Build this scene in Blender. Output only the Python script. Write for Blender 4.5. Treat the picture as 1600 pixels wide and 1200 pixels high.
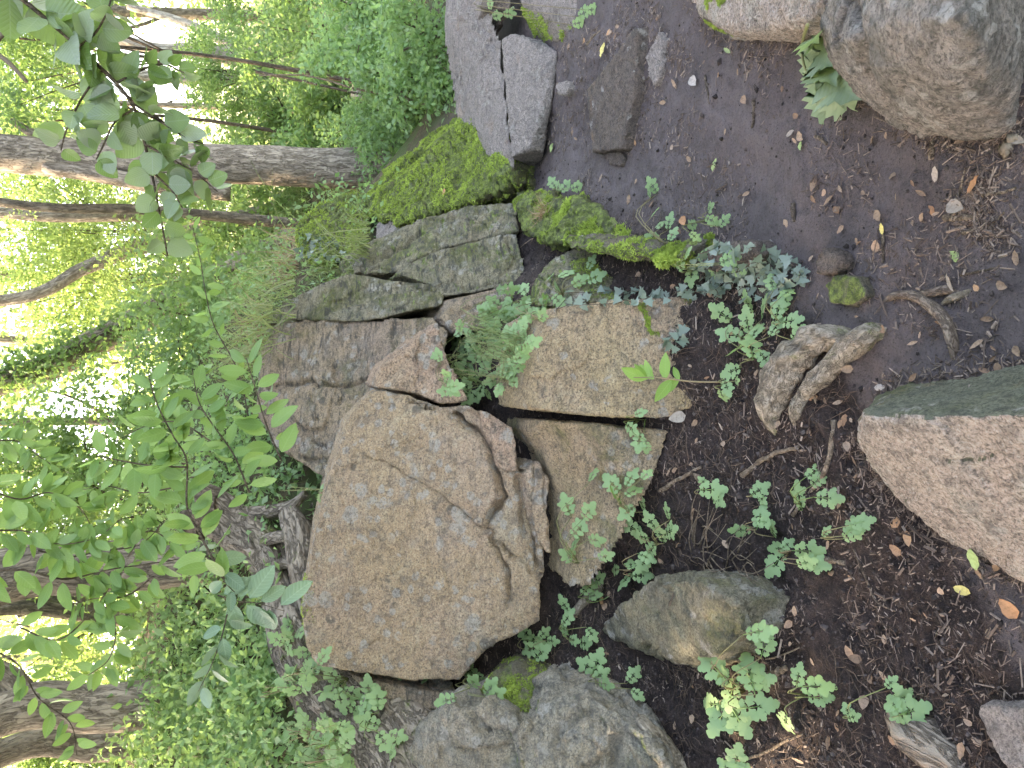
import bpy, bmesh, math, random
import numpy as np
from mathutils import Vector, Matrix
from mathutils.bvhtree import BVHTree

# ------------------------------------------------------------------ camera, sky, sun, exposure
for o in list(bpy.data.objects):
    bpy.data.objects.remove(o, do_unlink=True)
scene = bpy.context.scene
COL = scene.collection
PITCH = math.radians(18.5)
EYE = 1.55
FPX = 1164.0                      # focal length in photo pixels (1600 wide)
cs, sn = math.cos(PITCH), math.sin(PITCH)
cam_data = bpy.data.cameras.new('camera')
cam = bpy.data.objects.new('camera', cam_data)
COL.objects.link(cam)
cam_data.sensor_fit = 'HORIZONTAL'
cam_data.sensor_width = 36.0
cam_data.lens = FPX / 1600.0 * 36.0
cam_data.clip_start = 0.02
cam_data.clip_end = 500.0
# the photograph was taken with the phone on its side: image left is up, image top is to the right
cam.matrix_world = Matrix(((0, 1, 0, 0), (-sn, 0, -cs, 0), (-cs, 0, sn, EYE), (0, 0, 0, 1)))
scene.camera = cam

SUN_DIR = Vector((-0.80, 0.42, 0.86)).normalized()      # towards the sun: behind and to the left of the rocks
world = bpy.data.worlds.new('World')
scene.world = world
world.use_nodes = True
wn = world.node_tree
wn.nodes.clear()
sky = wn.nodes.new('ShaderNodeTexSky')
sky.sky_type = 'NISHITA'
sky.sun_disc = False
sky.sun_elevation = math.asin(SUN_DIR.z)
sky.sun_rotation = math.atan2(SUN_DIR.x, SUN_DIR.y)
sky.air_density = 1.0
sky.dust_density = 2.5
sky.ozone_density = 1.0
bg = wn.nodes.new('ShaderNodeBackground')
bg.inputs['Strength'].default_value = 0.15
wo = wn.nodes.new('ShaderNodeOutputWorld')
wn.links.new(sky.outputs[0], bg.inputs[0])
wn.links.new(bg.outputs[0], wo.inputs[0])

sun_data = bpy.data.lights.new('sun', 'SUN')
sun_data.energy = 2.0
sun_data.angle = math.radians(0.53)
sun_data.color = (1.0, 0.93, 0.80)
sun = bpy.data.objects.new('sun', sun_data)
COL.objects.link(sun)
sun.rotation_euler = SUN_DIR.to_track_quat('Z', 'Y').to_euler()

vs = scene.view_settings
vs.view_transform = 'Standard'
vs.look = 'None'
vs.exposure = 3.65
vs.use_white_balance = True          # the phone balanced for the blue light of the shade
vs.white_balance_temperature = 8700
vs.white_balance_tint = 17
vs.gamma = 1.0
vs.use_curve_mapping = False
scene.render.engine = 'CYCLES'
scene.cycles.use_denoising = True
scene.cycles.max_bounces = 6
scene.cycles.diffuse_bounces = 3
scene.cycles.glossy_bounces = 2
scene.cycles.transmission_bounces = 4
scene.cycles.transparent_max_bounces = 4
scene.cycles.use_adaptive_sampling = True
scene.cycles.adaptive_threshold = 0.02

# ------------------------------------------------------------------ helpers
rng = np.random.default_rng(11)
random.seed(11)
ORIGIN = np.array([0.0, 0.0, EYE])


def ray(x, y):
    """direction of the sight line through photo pixel (x, y)"""
    a, b = (600 - y) / FPX, (x - 800) / FPX
    return np.array([a, cs - b * sn, -sn - b * cs])


def P(x, y, Y):
    d = ray(x, y)
    return ORIGIN + d * (Y / d[1])


def Q(x, y, z):
    d = ray(x, y)
    return ORIGIN + d * ((z - EYE) / d[2])


def project(v):
    """world points (n,3) to photo pixels (n,2)"""
    v = np.asarray(v, float)
    dx, dy, dz = v[:, 0], v[:, 1], v[:, 2] - EYE
    f = dy * cs - dz * sn
    dn = -dy * sn - dz * cs
    f = np.where(f < 0.05, 0.05, f)
    return np.stack([800 + FPX * dn / f, 600 - FPX * dx / f], 1)


def _hash(ix, iy, iz, seed):
    h = (ix.astype(np.int64) * 374761393 + iy.astype(np.int64) * 668265263 + iz.astype(np.int64) * 2147483647 + seed * 1274126177) & 0xffffffff
    h = ((h ^ (h >> 13)) * 1274126177) & 0xffffffff
    h = h ^ (h >> 16)
    return (h & 0xffff) / 32767.5 - 1.0


def vnoise(p, seed=0):
    """smooth value noise, -1..1"""
    p = np.asarray(p, float)
    i = np.floor(p).astype(np.int64)
    f = p - i
    f = f * f * f * (f * (f * 6 - 15) + 10)
    x, y, z = i[:, 0], i[:, 1], i[:, 2]
    fx, fy, fz = f[:, 0], f[:, 1], f[:, 2]
    r = 0
    for dx in (0, 1):
        wx = fx if dx else 1 - fx
        for dy in (0, 1):
            wy = fy if dy else 1 - fy
            for dz in (0, 1):
                wz = fz if dz else 1 - fz
                r = r + _hash(x + dx, y + dy, z + dz, seed) * wx * wy * wz
    return r


def fbm(p, octaves=4, seed=0, gain=0.5, lac=2.03):
    p = np.asarray(p, float)
    r, a = 0, 1.0
    for k in range(octaves):
        r = r + a * vnoise(p, seed + k * 17)
        p = p * lac + 3.7
        a *= gain
    return r


def ridged(p, octaves=4, seed=0):
    p = np.asarray(p, float)
    r, a = 0, 1.0
    for k in range(octaves):
        r = r + a * (1 - 2 * np.abs(vnoise(p, seed + k * 13)))
        p = p * 2.1 + 1.3
        a *= 0.5
    return r


def mesh_np(name, verts, faces, mat=None, smooth=True, var=None):
    verts = np.ascontiguousarray(verts, dtype=np.float32)
    faces = np.ascontiguousarray(faces, dtype=np.int32)
    me = bpy.data.meshes.new(name)
    n, k = faces.shape
    me.vertices.add(len(verts))
    me.vertices.foreach_set('co', verts.ravel())
    me.loops.add(n * k)
    me.loops.foreach_set('vertex_index', faces.ravel())
    me.polygons.add(n)
    me.polygons.foreach_set('loop_start', np.arange(0, n * k, k, dtype=np.int32))
    me.polygons.foreach_set('loop_total', np.full(n, k, dtype=np.int32))
    me.polygons.foreach_set('use_smooth', np.full(n, smooth, dtype=bool))
    if var is not None:
        for nm, arr in var.items():
            a = me.attributes.new(nm, 'FLOAT', 'POINT')
            a.data.foreach_set('value', np.ascontiguousarray(arr, dtype=np.float32))
    me.update(calc_edges=True)
    me.validate()
    if mat is not None:
        me.materials.append(mat)
    return me


def link(name, me, parent=None, loc=None):
    o = bpy.data.objects.new(name, me)
    COL.objects.link(o)
    if loc is not None:
        o.location = loc
    if parent is not None:
        o.parent = parent
    return o


def tag(o, label, cat, group=None, kind=None):
    o['label'] = label
    if cat:
        o['category'] = cat
    if group:
        o['group'] = group
    if kind:
        o['kind'] = kind
    return o


def root(name, loc, label, cat, group=None):
    o = bpy.data.objects.new(name, None)
    COL.objects.link(o)
    o.empty_display_size = 0.05
    o.location = Vector(loc)
    return tag(o, label, cat, group)


def part(name, verts, faces, mat, parent, smooth=True, var=None, kind=None):
    """a child mesh given in world coordinates"""
    v = np.asarray(verts, float) - np.array(parent.location)
    o = link(name, mesh_np(name, v, faces, mat, smooth, var), parent)
    if kind:
        o['kind'] = kind
    return o


def whole(name, verts, faces, mat, label, cat, group=None, smooth=True, var=None, kind=None):
    """a one-mesh thing given in world coordinates, origin at its base"""
    v = np.asarray(verts, float)
    b = np.array([v[:, 0].mean(), v[:, 1].mean(), v[:, 2].min()])
    o = link(name, mesh_np(name, v - b, faces, mat, smooth, var), None, b)
    return tag(o, label, cat, group, kind)


def norm(v):
    v = np.asarray(v, float)
    return v / np.maximum(np.linalg.norm(v, axis=-1, keepdims=True), 1e-9)


def spline(pts, n):
    """Catmull-Rom through rows of pts (any width)"""
    p = np.asarray(pts, float)
    if len(p) == 2:
        t = np.linspace(0, 1, n)[:, None]
        return p[0] * (1 - t) + p[1] * t
    p = np.vstack([2 * p[0] - p[1], p, 2 * p[-1] - p[-2]])
    m = len(p) - 3
    u = np.linspace(0, m - 1e-6, n)
    i = u.astype(int)
    t = (u - i)[:, None]
    a, b, c, d = p[i], p[i + 1], p[i + 2], p[i + 3]
    return 0.5 * (2 * b + (c - a) * t + (2 * a - 5 * b + 4 * c - d) * t ** 2 + (3 * b - a - 3 * c + d) * t ** 3)


def tube(pts, radii, seg=8, cap=True):
    """returns verts, quads (n,4), frame data"""
    p = np.asarray(pts, float)
    n = len(p)
    r = np.broadcast_to(np.asarray(radii, float), (n,))
    t = norm(np.gradient(p, axis=0))
    ref = np.array([0.31, -0.9, 0.29])
    if abs(np.dot(t[0], ref)) > 0.9:
        ref = np.array([1.0, 0.1, 0.0])
    nn = []
    cur = ref - t[0] * np.dot(ref, t[0])
    for k in range(n):
        cur = cur - t[k] * np.dot(cur, t[k])
        cur = cur / max(np.linalg.norm(cur), 1e-9)
        nn.append(cur)
    nn = np.array(nn)
    bb = np.cross(t, nn)
    ang = np.linspace(0, 2 * math.pi, seg, endpoint=False)
    off = nn[:, None, :] * np.cos(ang)[None, :, None] + bb[:, None, :] * np.sin(ang)[None, :, None]
    v = p[:, None, :] + off * r[:, None, None]
    v = v.reshape(-1, 3)
    i, j = np.meshgrid(np.arange(n - 1), np.arange(seg), indexing='ij')
    a = i * seg + j
    b = i * seg + (j + 1) % seg
    f = np.stack([a, b, b + seg, a + seg], -1).reshape(-1, 4)
    if cap:
        v = np.vstack([v, p[:1], p[-1:]])
        c0, c1 = n * seg, n * seg + 1
        j = np.arange(seg)
        j2 = (j + 1) % seg
        k0 = np.stack([np.full(seg, c0), j2, j, np.full(seg, c0)], 1)
        k1 = np.stack([np.full(seg, c1), (n - 1) * seg + j, (n - 1) * seg + j2, np.full(seg, c1)], 1)
        return v, f, (k0[:, :3], k1[:, :3]), off.reshape(-1, 3)
    return v, f, None, off.reshape(-1, 3)


def tris(v, f, caps):
    """quads + cap triangles as one triangle array"""
    t = np.vstack([f[:, [0, 1, 2]], f[:, [0, 2, 3]]])
    if caps is not None:
        t = np.vstack([t, caps[0], caps[1]])
    return t


def tube_mesh(pts, radii, seg=6):
    v, f, c, _ = tube(pts, radii, seg)
    return v, tris(v, f, c)


def join(chunks):
    vs_, fs_, n = [], [], 0
    for v, f in chunks:
        vs_.append(v)
        fs_.append(np.asarray(f) + n)
        n += len(v)
    return np.vstack(vs_), np.vstack(fs_)


def scatter(tv, tf, pos, axis, nrm, size):
    """copies of one template (leaf along +x, face up +z)"""
    x = norm(axis)
    z = nrm - x * np.sum(nrm * x, -1, keepdims=True)
    z = norm(z)
    y = np.cross(z, x)
    size = np.asarray(size, float)
    if size.ndim == 1:
        size = size[:, None].repeat(3, 1)
    t = tv[None]
    v = pos[:, None, :] + t[..., 0:1] * (x * size[:, 0:1])[:, None, :] + t[..., 1:2] * (y * size[:, 1:2])[:, None, :] + t[..., 2:3] * (z * size[:, 2:3])[:, None, :]
    n, k = len(pos), len(tv)
    f = tf[None] + (np.arange(n) * k)[:, None, None]
    return v.reshape(-1, 3), f.reshape(-1, tf.shape[1])


def pose(pos, axis, nrm, s):
    x = Vector(axis).normalized()
    z = Vector(nrm)
    z = z - x * z.dot(x)
    if z.length < 1e-4:
        z = x.orthogonal()
    z.normalize()
    y = z.cross(x)
    m = Matrix((x * s, y * s, z * s)).transposed().to_4x4()
    m.translation = Vector(pos)
    return m


def inside(poly, p):
    poly = np.asarray(poly, float)
    x, y = p[:, 0], p[:, 1]
    r = np.zeros(len(p), bool)
    j = len(poly) - 1
    for i in range(len(poly)):
        xi, yi = poly[i]
        xj, yj = poly[j]
        c = ((yi > y) != (yj > y)) & (x < (xj - xi) * (y - yi) / (yj - yi + 1e-12) + xi)
        r ^= c
        j = i
    return r


def line_dist(line, p):
    line = np.asarray(line, float)
    best = np.full(len(p), 1e9)
    along = np.zeros(len(p))
    L = 0
    tot = np.sum(np.linalg.norm(np.diff(line, axis=0), axis=1))
    for a, b in zip(line[:-1], line[1:]):
        ab = b - a
        l = np.linalg.norm(ab)
        t = np.clip(((p - a) @ ab) / (l * l + 1e-9), 0, 1)
        d = np.linalg.norm(p - (a + t[:, None] * ab), axis=1)
        m = d < best
        best[m] = d[m]
        along[m] = (L + t[m] * l) / tot
        L += l
    return best, along


# ------------------------------------------------------------------ materials
def new_mat(name):
    m = bpy.data.materials.new(name)
    m.use_nodes = True
    nt = m.node_tree
    nt.nodes.clear()
    out = nt.nodes.new('ShaderNodeOutputMaterial')
    return m, nt, out


class NT:
    """terse node wiring"""
    def __init__(self, nt):
        self.nt = nt

    def n(self, typ, **kw):
        nd = self.nt.nodes.new('ShaderNode' + typ)
        for k, v in kw.items():
            if k.startswith('_'):
                setattr(nd, k[1:], v)
            else:
                key = int(k[1:]) if k[0] == 'i' and k[1:].isdigit() else k.replace('__', ' ')
                if hasattr(v, 'is_output') or hasattr(v, 'node'):
                    self.nt.links.new(v, nd.inputs[key])
                else:
                    nd.inputs[key].default_value = v
        return nd

    def mix(self, fac, a, b, blend='MIX'):
        nd = self.nt.nodes.new('ShaderNodeMix')
        nd.data_type = 'RGBA'
        nd.blend_type = blend
        for sock, v in ((nd.inputs[0], fac), (nd.inputs[6], a), (nd.inputs[7], b)):
            if hasattr(v, 'node'):
                self.nt.links.new(v, sock)
            elif isinstance(v, (int, float)):
                sock.default_value = v
            else:
                sock.default_value = (v[0], v[1], v[2], 1.0)
        return nd.outputs[2]

    def ramp(self, fac, lo, hi):
        nd = self.nt.nodes.new('ShaderNodeMapRange')
        nd.clamp = True
        nd.interpolation_type = 'SMOOTHSTEP'
        self.nt.links.new(fac, nd.inputs[0])
        nd.inputs[1].default_value = lo
        nd.inputs[2].default_value = hi
        return nd.outputs[0]

    def math(self, op, a, b=0.0):
        nd = self.nt.nodes.new('ShaderNodeMath')
        nd.operation = op
        for s, v in ((nd.inputs[0], a), (nd.inputs[1], b)):
            if hasattr(v, 'node'):
                self.nt.links.new(v, s)
            else:
                s.default_value = v
        return nd.outputs[0]

    def noise(self, vec, scale, detail=4.0, rough=0.55, dist=0.0):
        nd = self.nt.nodes.new('ShaderNodeTexNoise')
        self.nt.links.new(vec, nd.inputs['Vector'])
        nd.inputs['Scale'].default_value = scale
        nd.inputs['Detail'].default_value = detail
        nd.inputs['Roughness'].default_value = rough
        nd.inputs['Distortion'].default_value = dist
        return nd.outputs[0]

    def voro(self, vec, scale, feature='F1', rand=1.0):
        nd = self.nt.nodes.new('ShaderNodeTexVoronoi')
        nd.feature = feature
        self.nt.links.new(vec, nd.inputs['Vector'])
        nd.inputs['Scale'].default_value = scale
        nd.inputs['Randomness'].default_value = rand
        return nd

    def bump(self, h, strength, dist, normal=None):
        nd = self.nt.nodes.new('ShaderNodeBump')
        nd.inputs['Strength'].default_value = strength
        nd.inputs['Distance'].default_value = dist
        self.nt.links.new(h, nd.inputs['Height'])
        if normal is not None:
            self.nt.links.new(normal, nd.inputs['Normal'])
        return nd.outputs[0]


def granite(name, warm=(0.38, 0.29, 0.20), cool=(0.33, 0.27, 0.23), grey=(0.19, 0.18, 0.155), greyness=0.5, pale=0.5, green=0.2, moss=0.0, rough_scale=1.0, gain=1.0, streak=0.45):
    """split weathered granite: mica and feldspar grain, weather film, crustose lichen, algae, thin moss on the upward faces"""
    m, nt, out = new_mat(name)
    k = NT(nt)
    tc = k.n('TexCoord')
    v = tc.outputs['Object']
    warm, cool, grey = [tuple(c * gain for c in q) for q in (warm, cool, grey)]
    big = k.noise(v, 2.2, 5, 0.6)
    med = k.noise(v, 9, 6, 0.65, 0.4)
    fine = k.noise(v, 60, 5, 0.7)
    grain = k.noise(v, 135, 4, 0.65)
    col = k.mix(k.ramp(big, 0.35, 0.68), warm, cool)
    col = k.mix(k.math('MULTIPLY', k.ramp(k.noise(v, 5.2, 5, 0.65, 0.6), 0.48, 0.66), 0.55), col, tuple(c * 0.62 for c in warm))
    col = k.mix(k.math('MULTIPLY', k.ramp(k.noise(v, 6.7, 5, 0.65, 0.6), 0.52, 0.68), 0.45), col, tuple(min(0.55, c * 1.3) for c in cool))
    # feldspar and mica grain
    col = k.mix(k.math('MULTIPLY', k.ramp(grain, 0.53, 0.64), 0.60), col, tuple(min(0.6, c * 1.5) for c in cool))
    col = k.mix(k.math('MULTIPLY', k.ramp(grain, 0.47, 0.38), 0.65), col, tuple(c * 0.42 for c in grey))
    col = k.mix(k.math('MULTIPLY', k.ramp(fine, 0.50, 0.64), 0.30), col, tuple(c * 0.5 for c in warm))
    # rusty stains
    col = k.mix(k.math('MULTIPLY', k.ramp(k.noise(v, 4.3, 5, 0.7, 0.8), 0.56, 0.74), 0.45), col, (0.33 * gain, 0.18 * gain, 0.085 * gain))
    # grey weather film
    w = k.math('MULTIPLY', k.ramp(med, 0.62 - greyness * 0.32, 0.86 - greyness * 0.32), 0.75)
    col = k.mix(w, col, grey)
    # dark lichen blots
    dk = k.voro(v, 13)
    dm = k.math('MULTIPLY', k.ramp(dk.outputs['Distance'], 0.36, 0.26), k.ramp(k.noise(v, 3.1, 3), 0.56, 0.64))
    dm = k.math('MULTIPLY', dm, k.ramp(fine, 0.30, 0.50))
    col = k.mix(k.math('MULTIPLY', dm, 0.75), col, (0.085, 0.085, 0.078))
    # pale crustose lichen, round and ragged
    wob = nt.nodes.new('ShaderNodeVectorMath')
    wob.operation = 'ADD'
    nz = nt.nodes.new('ShaderNodeTexNoise')
    nt.links.new(v, nz.inputs['Vector'])
    nz.inputs['Scale'].default_value = 30
    sc = nt.nodes.new('ShaderNodeVectorMath')
    sc.operation = 'SCALE'
    nt.links.new(nz.outputs['Color'], sc.inputs[0])
    sc.inputs['Scale'].default_value = 0.028
    nt.links.new(v, wob.inputs[0])
    nt.links.new(sc.outputs[0], wob.inputs[1])
    pm = None
    for scale_, r_, lo_ in ((8, 0.34, 0.57), (17, 0.36, 0.545)):
        lk = k.voro(wob.outputs[0], scale_)
        a = k.math('MULTIPLY', k.ramp(lk.outputs['Distance'], r_, r_ - 0.06), k.ramp(k.noise(v, 3.7 + scale_ * 0.1, 3), lo_ - 0.1 * pale, lo_ + 0.06 - 0.1 * pale))
        a = k.math('MULTIPLY', a, k.ramp(k.noise(v, 70, 4, 0.7), 0.32, 0.52))
        pm = a if pm is None else k.math('MAXIMUM', pm, a)
    col = k.mix(k.math('MULTIPLY', pm, 0.72), col, (0.44 * gain, 0.42 * gain, 0.375 * gain))
    # green algae film
    al = k.math('MULTIPLY', k.ramp(k.noise(v, 3.3, 6, 0.7, 0.5), 0.64 - 0.30 * green, 0.86 - 0.30 * green), min(1.0, 0.35 + green))
    col = k.mix(al, col, (0.125, 0.135, 0.045))
    rough = 0.86
    if moss > 0:
        geo = k.n('NewGeometry')
        sep = nt.nodes.new('ShaderNodeSeparateXYZ')
        nt.links.new(geo.outputs['Normal'], sep.inputs[0])
        up = k.ramp(k.math('ADD', sep.outputs[2], k.math('MULTIPLY', k.math('SUBTRACT', k.noise(v, 7, 6, 0.7), 0.5), 1.5)), 1.05 - moss, 1.35 - moss)
        mc = k.mix(k.ramp(k.noise(v, 40, 4), 0.35, 0.65), (0.075, 0.105, 0.024), (0.23, 0.30, 0.075))
        col = k.mix(up, col, mc)
    h1 = k.noise(v, 24 * rough_scale, 8, 0.72, 0.5)
    h2 = k.noise(v, 100 * rough_scale, 5, 0.75, 0.3)
    pits = k.ramp(h2, 0.50, 0.38)                    # dirt and crevice shadow painted into the pits of the broken surface
    col = k.mix(k.math('MULTIPLY', pits, 0.6), col, tuple(c * 0.30 for c in grey))
    col = k.mix(k.math('MULTIPLY', k.ramp(h1, 0.50, 0.38), 0.5), col, tuple(c * 0.40 for c in grey))  # hollows of the coarser relief get the same painted crevice shadow
    smp = k.n('Mapping')
    nt.links.new(v, smp.inputs[0])
    smp.inputs['Rotation'].default_value = (0.55, 0.35, 0.2)
    smp.inputs['Scale'].default_value = (0.55, 1.4, 3.2)
    h3 = k.noise(smp.outputs[0], 16, 7, 0.7, 0.35)
    col = k.mix(k.math('MULTIPLY', k.ramp(h3, 0.49, 0.37), streak * 1.3), col, tuple(c * 0.42 for c in grey))
    col = k.mix(k.math('MULTIPLY', k.ramp(h3, 0.54, 0.66), streak * 0.7), col, tuple(min(0.55, c * 1.35) for c in cool))
    b = k.bump(h3, min(1.0, 0.4 + streak), 0.035)
    b = k.bump(h1, 1.0, 0.045, b)
    b = k.bump(h2, 1.0, 0.012, b)
    bs = k.n('BsdfPrincipled', Base__Color=col, Roughness=rough, Normal=b)
    bs.inputs['Specular IOR Level'].default_value = 0.28
    nt.links.new(bs.outputs[0], out.inputs[0])
    return m


def leaf_mat(name, c1, c2, trans, tfac=0.42, rough=0.45, single=False, veins=0.0, spec=0.35):
    m, nt, out = new_mat(name)
    k = NT(nt)
    if single:
        rnd = k.n('ObjectInfo').outputs['Random']
    else:
        rnd = k.n('Attribute', _attribute_name='var').outputs['Fac']
    col = k.mix(rnd, c1, c2)
    tcol = k.mix(rnd, tuple(c * 0.75 for c in trans), trans)
    normal = None
    if veins > 0:
        tc = k.n('TexCoord')
        sep = nt.nodes.new('ShaderNodeSeparateXYZ')
        nt.links.new(tc.outputs['Object'], sep.inputs[0])
        ay = k.math('ABSOLUTE', sep.outputs[1])
        ph = k.math('MULTIPLY', k.math('SUBTRACT', sep.outputs[0], k.math('MULTIPLY', ay, 0.9)), 9.0)
        fr = k.math('ABSOLUTE', k.math('SUBTRACT', k.math('FRACT', ph), 0.5))
        vein = k.ramp(fr, 0.10, 0.0)
        rib = k.ramp(ay, 0.022, 0.008)
        vv = k.math('MAXIMUM', vein, rib)
        col = k.mix(k.math('MULTIPLY', vv, veins), col, tuple(min(0.5, c * 1.9 + 0.03) for c in c2))
        tcol = k.mix(k.math('MULTIPLY', vv, veins), tcol, tuple(c * 0.6 for c in trans))
        normal = k.bump(fr, 0.15, 0.02)
    # the paler underside
    geo = k.n('NewGeometry')
    lum = tuple(0.35 * (c2[0] + c2[1] + c2[2]) / 3 + 0.75 * c for c in c2)
    col = k.mix(k.math('MULTIPLY', geo.outputs['Backfacing'], 0.7), col, lum)
    bs = k.n('BsdfPrincipled', Base__Color=col, Roughness=rough)
    bs.inputs['Specular IOR Level'].default_value = spec
    if normal is not None:
        nt.links.new(normal, bs.inputs['Normal'])
    tr = k.n('BsdfTranslucent', Color=tcol)
    mx = nt.nodes.new('ShaderNodeMixShader')
    mx.inputs[0].default_value = tfac
    nt.links.new(bs.outputs[0], mx.inputs[1])
    nt.links.new(tr.outputs[0], mx.inputs[2])
    nt.links.new(mx.outputs[0], out.inputs[0])
    return m


def bark_mat(name, c1, c2, scale=1.0, moss=0.0, stretch=0.22, depth=0.02, own=True, fis=0.5):
    """fissured bark; own: follows the trunk's own coordinates (bx, by round it, bz along it)"""
    m, nt, out = new_mat(name)
    k = NT(nt)
    tc = k.n('TexCoord')
    v2 = tc.outputs['Object']
    mp = k.n('Mapping')
    if own:
        cb = nt.nodes.new('ShaderNodeCombineXYZ')
        for i_, nm in enumerate(('bx', 'by', 'bz')):
            nt.links.new(k.n('Attribute', _attribute_name=nm).outputs['Fac'], cb.inputs[i_])
        nt.links.new(cb.outputs[0], mp.inputs[0])
    else:
        nt.links.new(v2, mp.inputs[0])
    mp.inputs['Scale'].default_value = (1, 1, stretch)
    v = mp.outputs[0]
    a = k.noise(v, 24 * scale, 6, 0.65, 0.5)
    fz = k.math('ABSOLUTE', k.math('SUBTRACT', k.noise(v, 34 * scale, 4, 0.6, 0.7), 0.5))
    crack = k.ramp(fz, 0.0, 0.055)
    col = k.mix(k.ramp(a, 0.36, 0.66), c1, c2)
    col = k.mix(k.math('MULTIPLY', k.math('SUBTRACT', 1.0, crack), fis), col, tuple(c * 0.45 for c in c1))
    col = k.mix(k.math('MULTIPLY', k.ramp(k.noise(v2, 5, 5, 0.65), 0.50, 0.68), 0.45), col, tuple(min(0.5, c * 1.3) for c in c2))
    col = k.mix(k.math('MULTIPLY', k.ramp(k.noise(v2, 8, 5, 0.65), 0.50, 0.70), 0.5), col, tuple(c * 0.6 for c in c1))
    if moss > 0:
        mm = k.ramp(k.noise(v2, 5, 6, 0.7, 0.5), 0.70 - 0.25 * moss, 0.82 - 0.25 * moss)
        col = k.mix(mm, col, (0.09, 0.12, 0.03))
    h = k.math('ADD', k.math('MULTIPLY', crack, 1.4 * fis), k.math('MULTIPLY', a, 0.9))
    b = k.bump(h, 0.9, depth)
    b = k.bump(k.noise(v2, 120, 4, 0.7), 0.5, 0.004, b)
    bs = k.n('BsdfPrincipled', Base__Color=col, Roughness=0.9, Normal=b)
    bs.inputs['Specular IOR Level'].default_value = 0.2
    nt.links.new(bs.outputs[0], out.inputs[0])
    return m


def var_mat(name, cols, rough=0.8, single=False, spec=0.25):
    """several natural tones picked by the piece's own random number"""
    m, nt, out = new_mat(name)
    k = NT(nt)
    rnd = k.n('ObjectInfo').outputs['Random'] if single else k.n('Attribute', _attribute_name='var').outputs['Fac']
    cr = nt.nodes.new('ShaderNodeValToRGB')
    el = cr.color_ramp.elements
    el[0].position, el[1].position = 0.0, 1.0
    el[0].color = (*cols[0], 1)
    el[1].color = (*cols[-1], 1)
    for i, c in enumerate(cols[1:-1]):
        e = el.new((i + 1) / (len(cols) - 1))
        e.color = (*c, 1)
    nt.links.new(rnd, cr.inputs[0])
    tc = k.n('TexCoord')
    nz = k.noise(tc.outputs['Object'], 90 if not single else 6, 4, 0.7)
    col = k.mix(k.math('MULTIPLY', k.ramp(nz, 0.40, 0.72), 0.5), cr.outputs[0], tuple(c * 0.4 for c in cols[0]))
    bs = k.n('BsdfPrincipled', Base__Color=col, Roughness=rough)
    bs.inputs['Specular IOR Level'].default_value = spec
    nt.links.new(bs.outputs[0], out.inputs[0])
    return m


def soil_mat():
    m, nt, out = new_mat('dark_forest_soil')
    k = NT(nt)
    tc = k.n('TexCoord')
    v = tc.outputs['Object']
    path = k.n('Attribute', _attribute_name='path').outputs['Fac']
    wild = k.n('Attribute', _attribute_name='wild').outputs['Fac']
    big = k.noise(v, 3.5, 6, 0.65)
    med = k.noise(v, 22, 6, 0.7)
    fine = k.noise(v, 140, 5, 0.75)
    loose = k.mix(k.ramp(med, 0.35, 0.7), (0.016, 0.011, 0.010), (0.048, 0.033, 0.028))
    trod = k.mix(k.ramp(big, 0.35, 0.68), (0.084, 0.069, 0.067), (0.125, 0.104, 0.102))
    trod = k.mix(k.math('MULTIPLY', k.ramp(med, 0.5, 0.72), 0.55), trod, (0.050, 0.038, 0.038))
    p = k.ramp(k.math('ADD', path, k.math('MULTIPLY', k.math('SUBTRACT', med, 0.5), 0.7)), 0.25, 0.75)
    col = k.mix(p, loose, trod)
    col = k.mix(k.math('MULTIPLY', k.ramp(fine, 0.56, 0.68), 0.5), col, (0.19, 0.14, 0.12))
    col = k.mix(k.math('MULTIPLY', k.ramp(fine, 0.46, 0.36), 0.6), col, (0.012, 0.008, 0.007))
    litter = k.mix(k.ramp(med, 0.4, 0.65), (0.055, 0.040, 0.022), (0.13, 0.10, 0.055))
    litter = k.mix(k.ramp(big, 0.45, 0.6), litter, (0.06, 0.085, 0.025))
    col = k.mix(wild, col, litter)
    b = k.bump(med, 0.8, 0.02)
    b = k.bump(fine, 1.0, 0.010, b)
    bs = k.n('BsdfPrincipled', Base__Color=col, Roughness=0.88, Normal=b)
    bs.inputs['Specular IOR Level'].default_value = 0.25
    nt.links.new(bs.outputs[0], out.inputs[0])
    return m


M_soil = soil_mat()
M_tan = granite('tan_granite', warm=(0.50, 0.352, 0.215), cool=(0.51, 0.36, 0.255), grey=(0.31, 0.265, 0.22), greyness=0.28, streak=0.22, pale=0.75, green=0.10)
M_back = granite('olive_granite', warm=(0.39, 0.295, 0.185), cool=(0.37, 0.275, 0.205), grey=(0.24, 0.215, 0.18), greyness=0.5, pale=0.6, green=0.42, streak=0.75)
M_slab = granite('weathered_green_granite', warm=(0.30, 0.265, 0.165), cool=(0.29, 0.25, 0.175), grey=(0.19, 0.185, 0.145), greyness=0.62, pale=0.5, green=0.62, moss=0.35, streak=0.85)
M_pink = granite('pink_granite', warm=(0.51, 0.345, 0.225), cool=(0.51, 0.335, 0.245), streak=0.25, greyness=0.22, pale=0.5, green=0.02)
M_block = granite('yellow_brown_granite', streak=0.22, warm=(0.48, 0.35, 0.195), cool=(0.49, 0.34, 0.225), greyness=0.15, pale=0.25, green=0.25)
M_blockgreen = granite('algae_edged_granite', warm=(0.47, 0.345, 0.20), cool=(0.46, 0.33, 0.22), greyness=0.15, pale=0.25, green=0.55, streak=0.25)
M_small = granite('speckled_grey_green_granite', warm=(0.27, 0.245, 0.155), cool=(0.26, 0.23, 0.165), grey=(0.19, 0.185, 0.145), greyness=0.5, pale=0.75, green=0.5)
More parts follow.
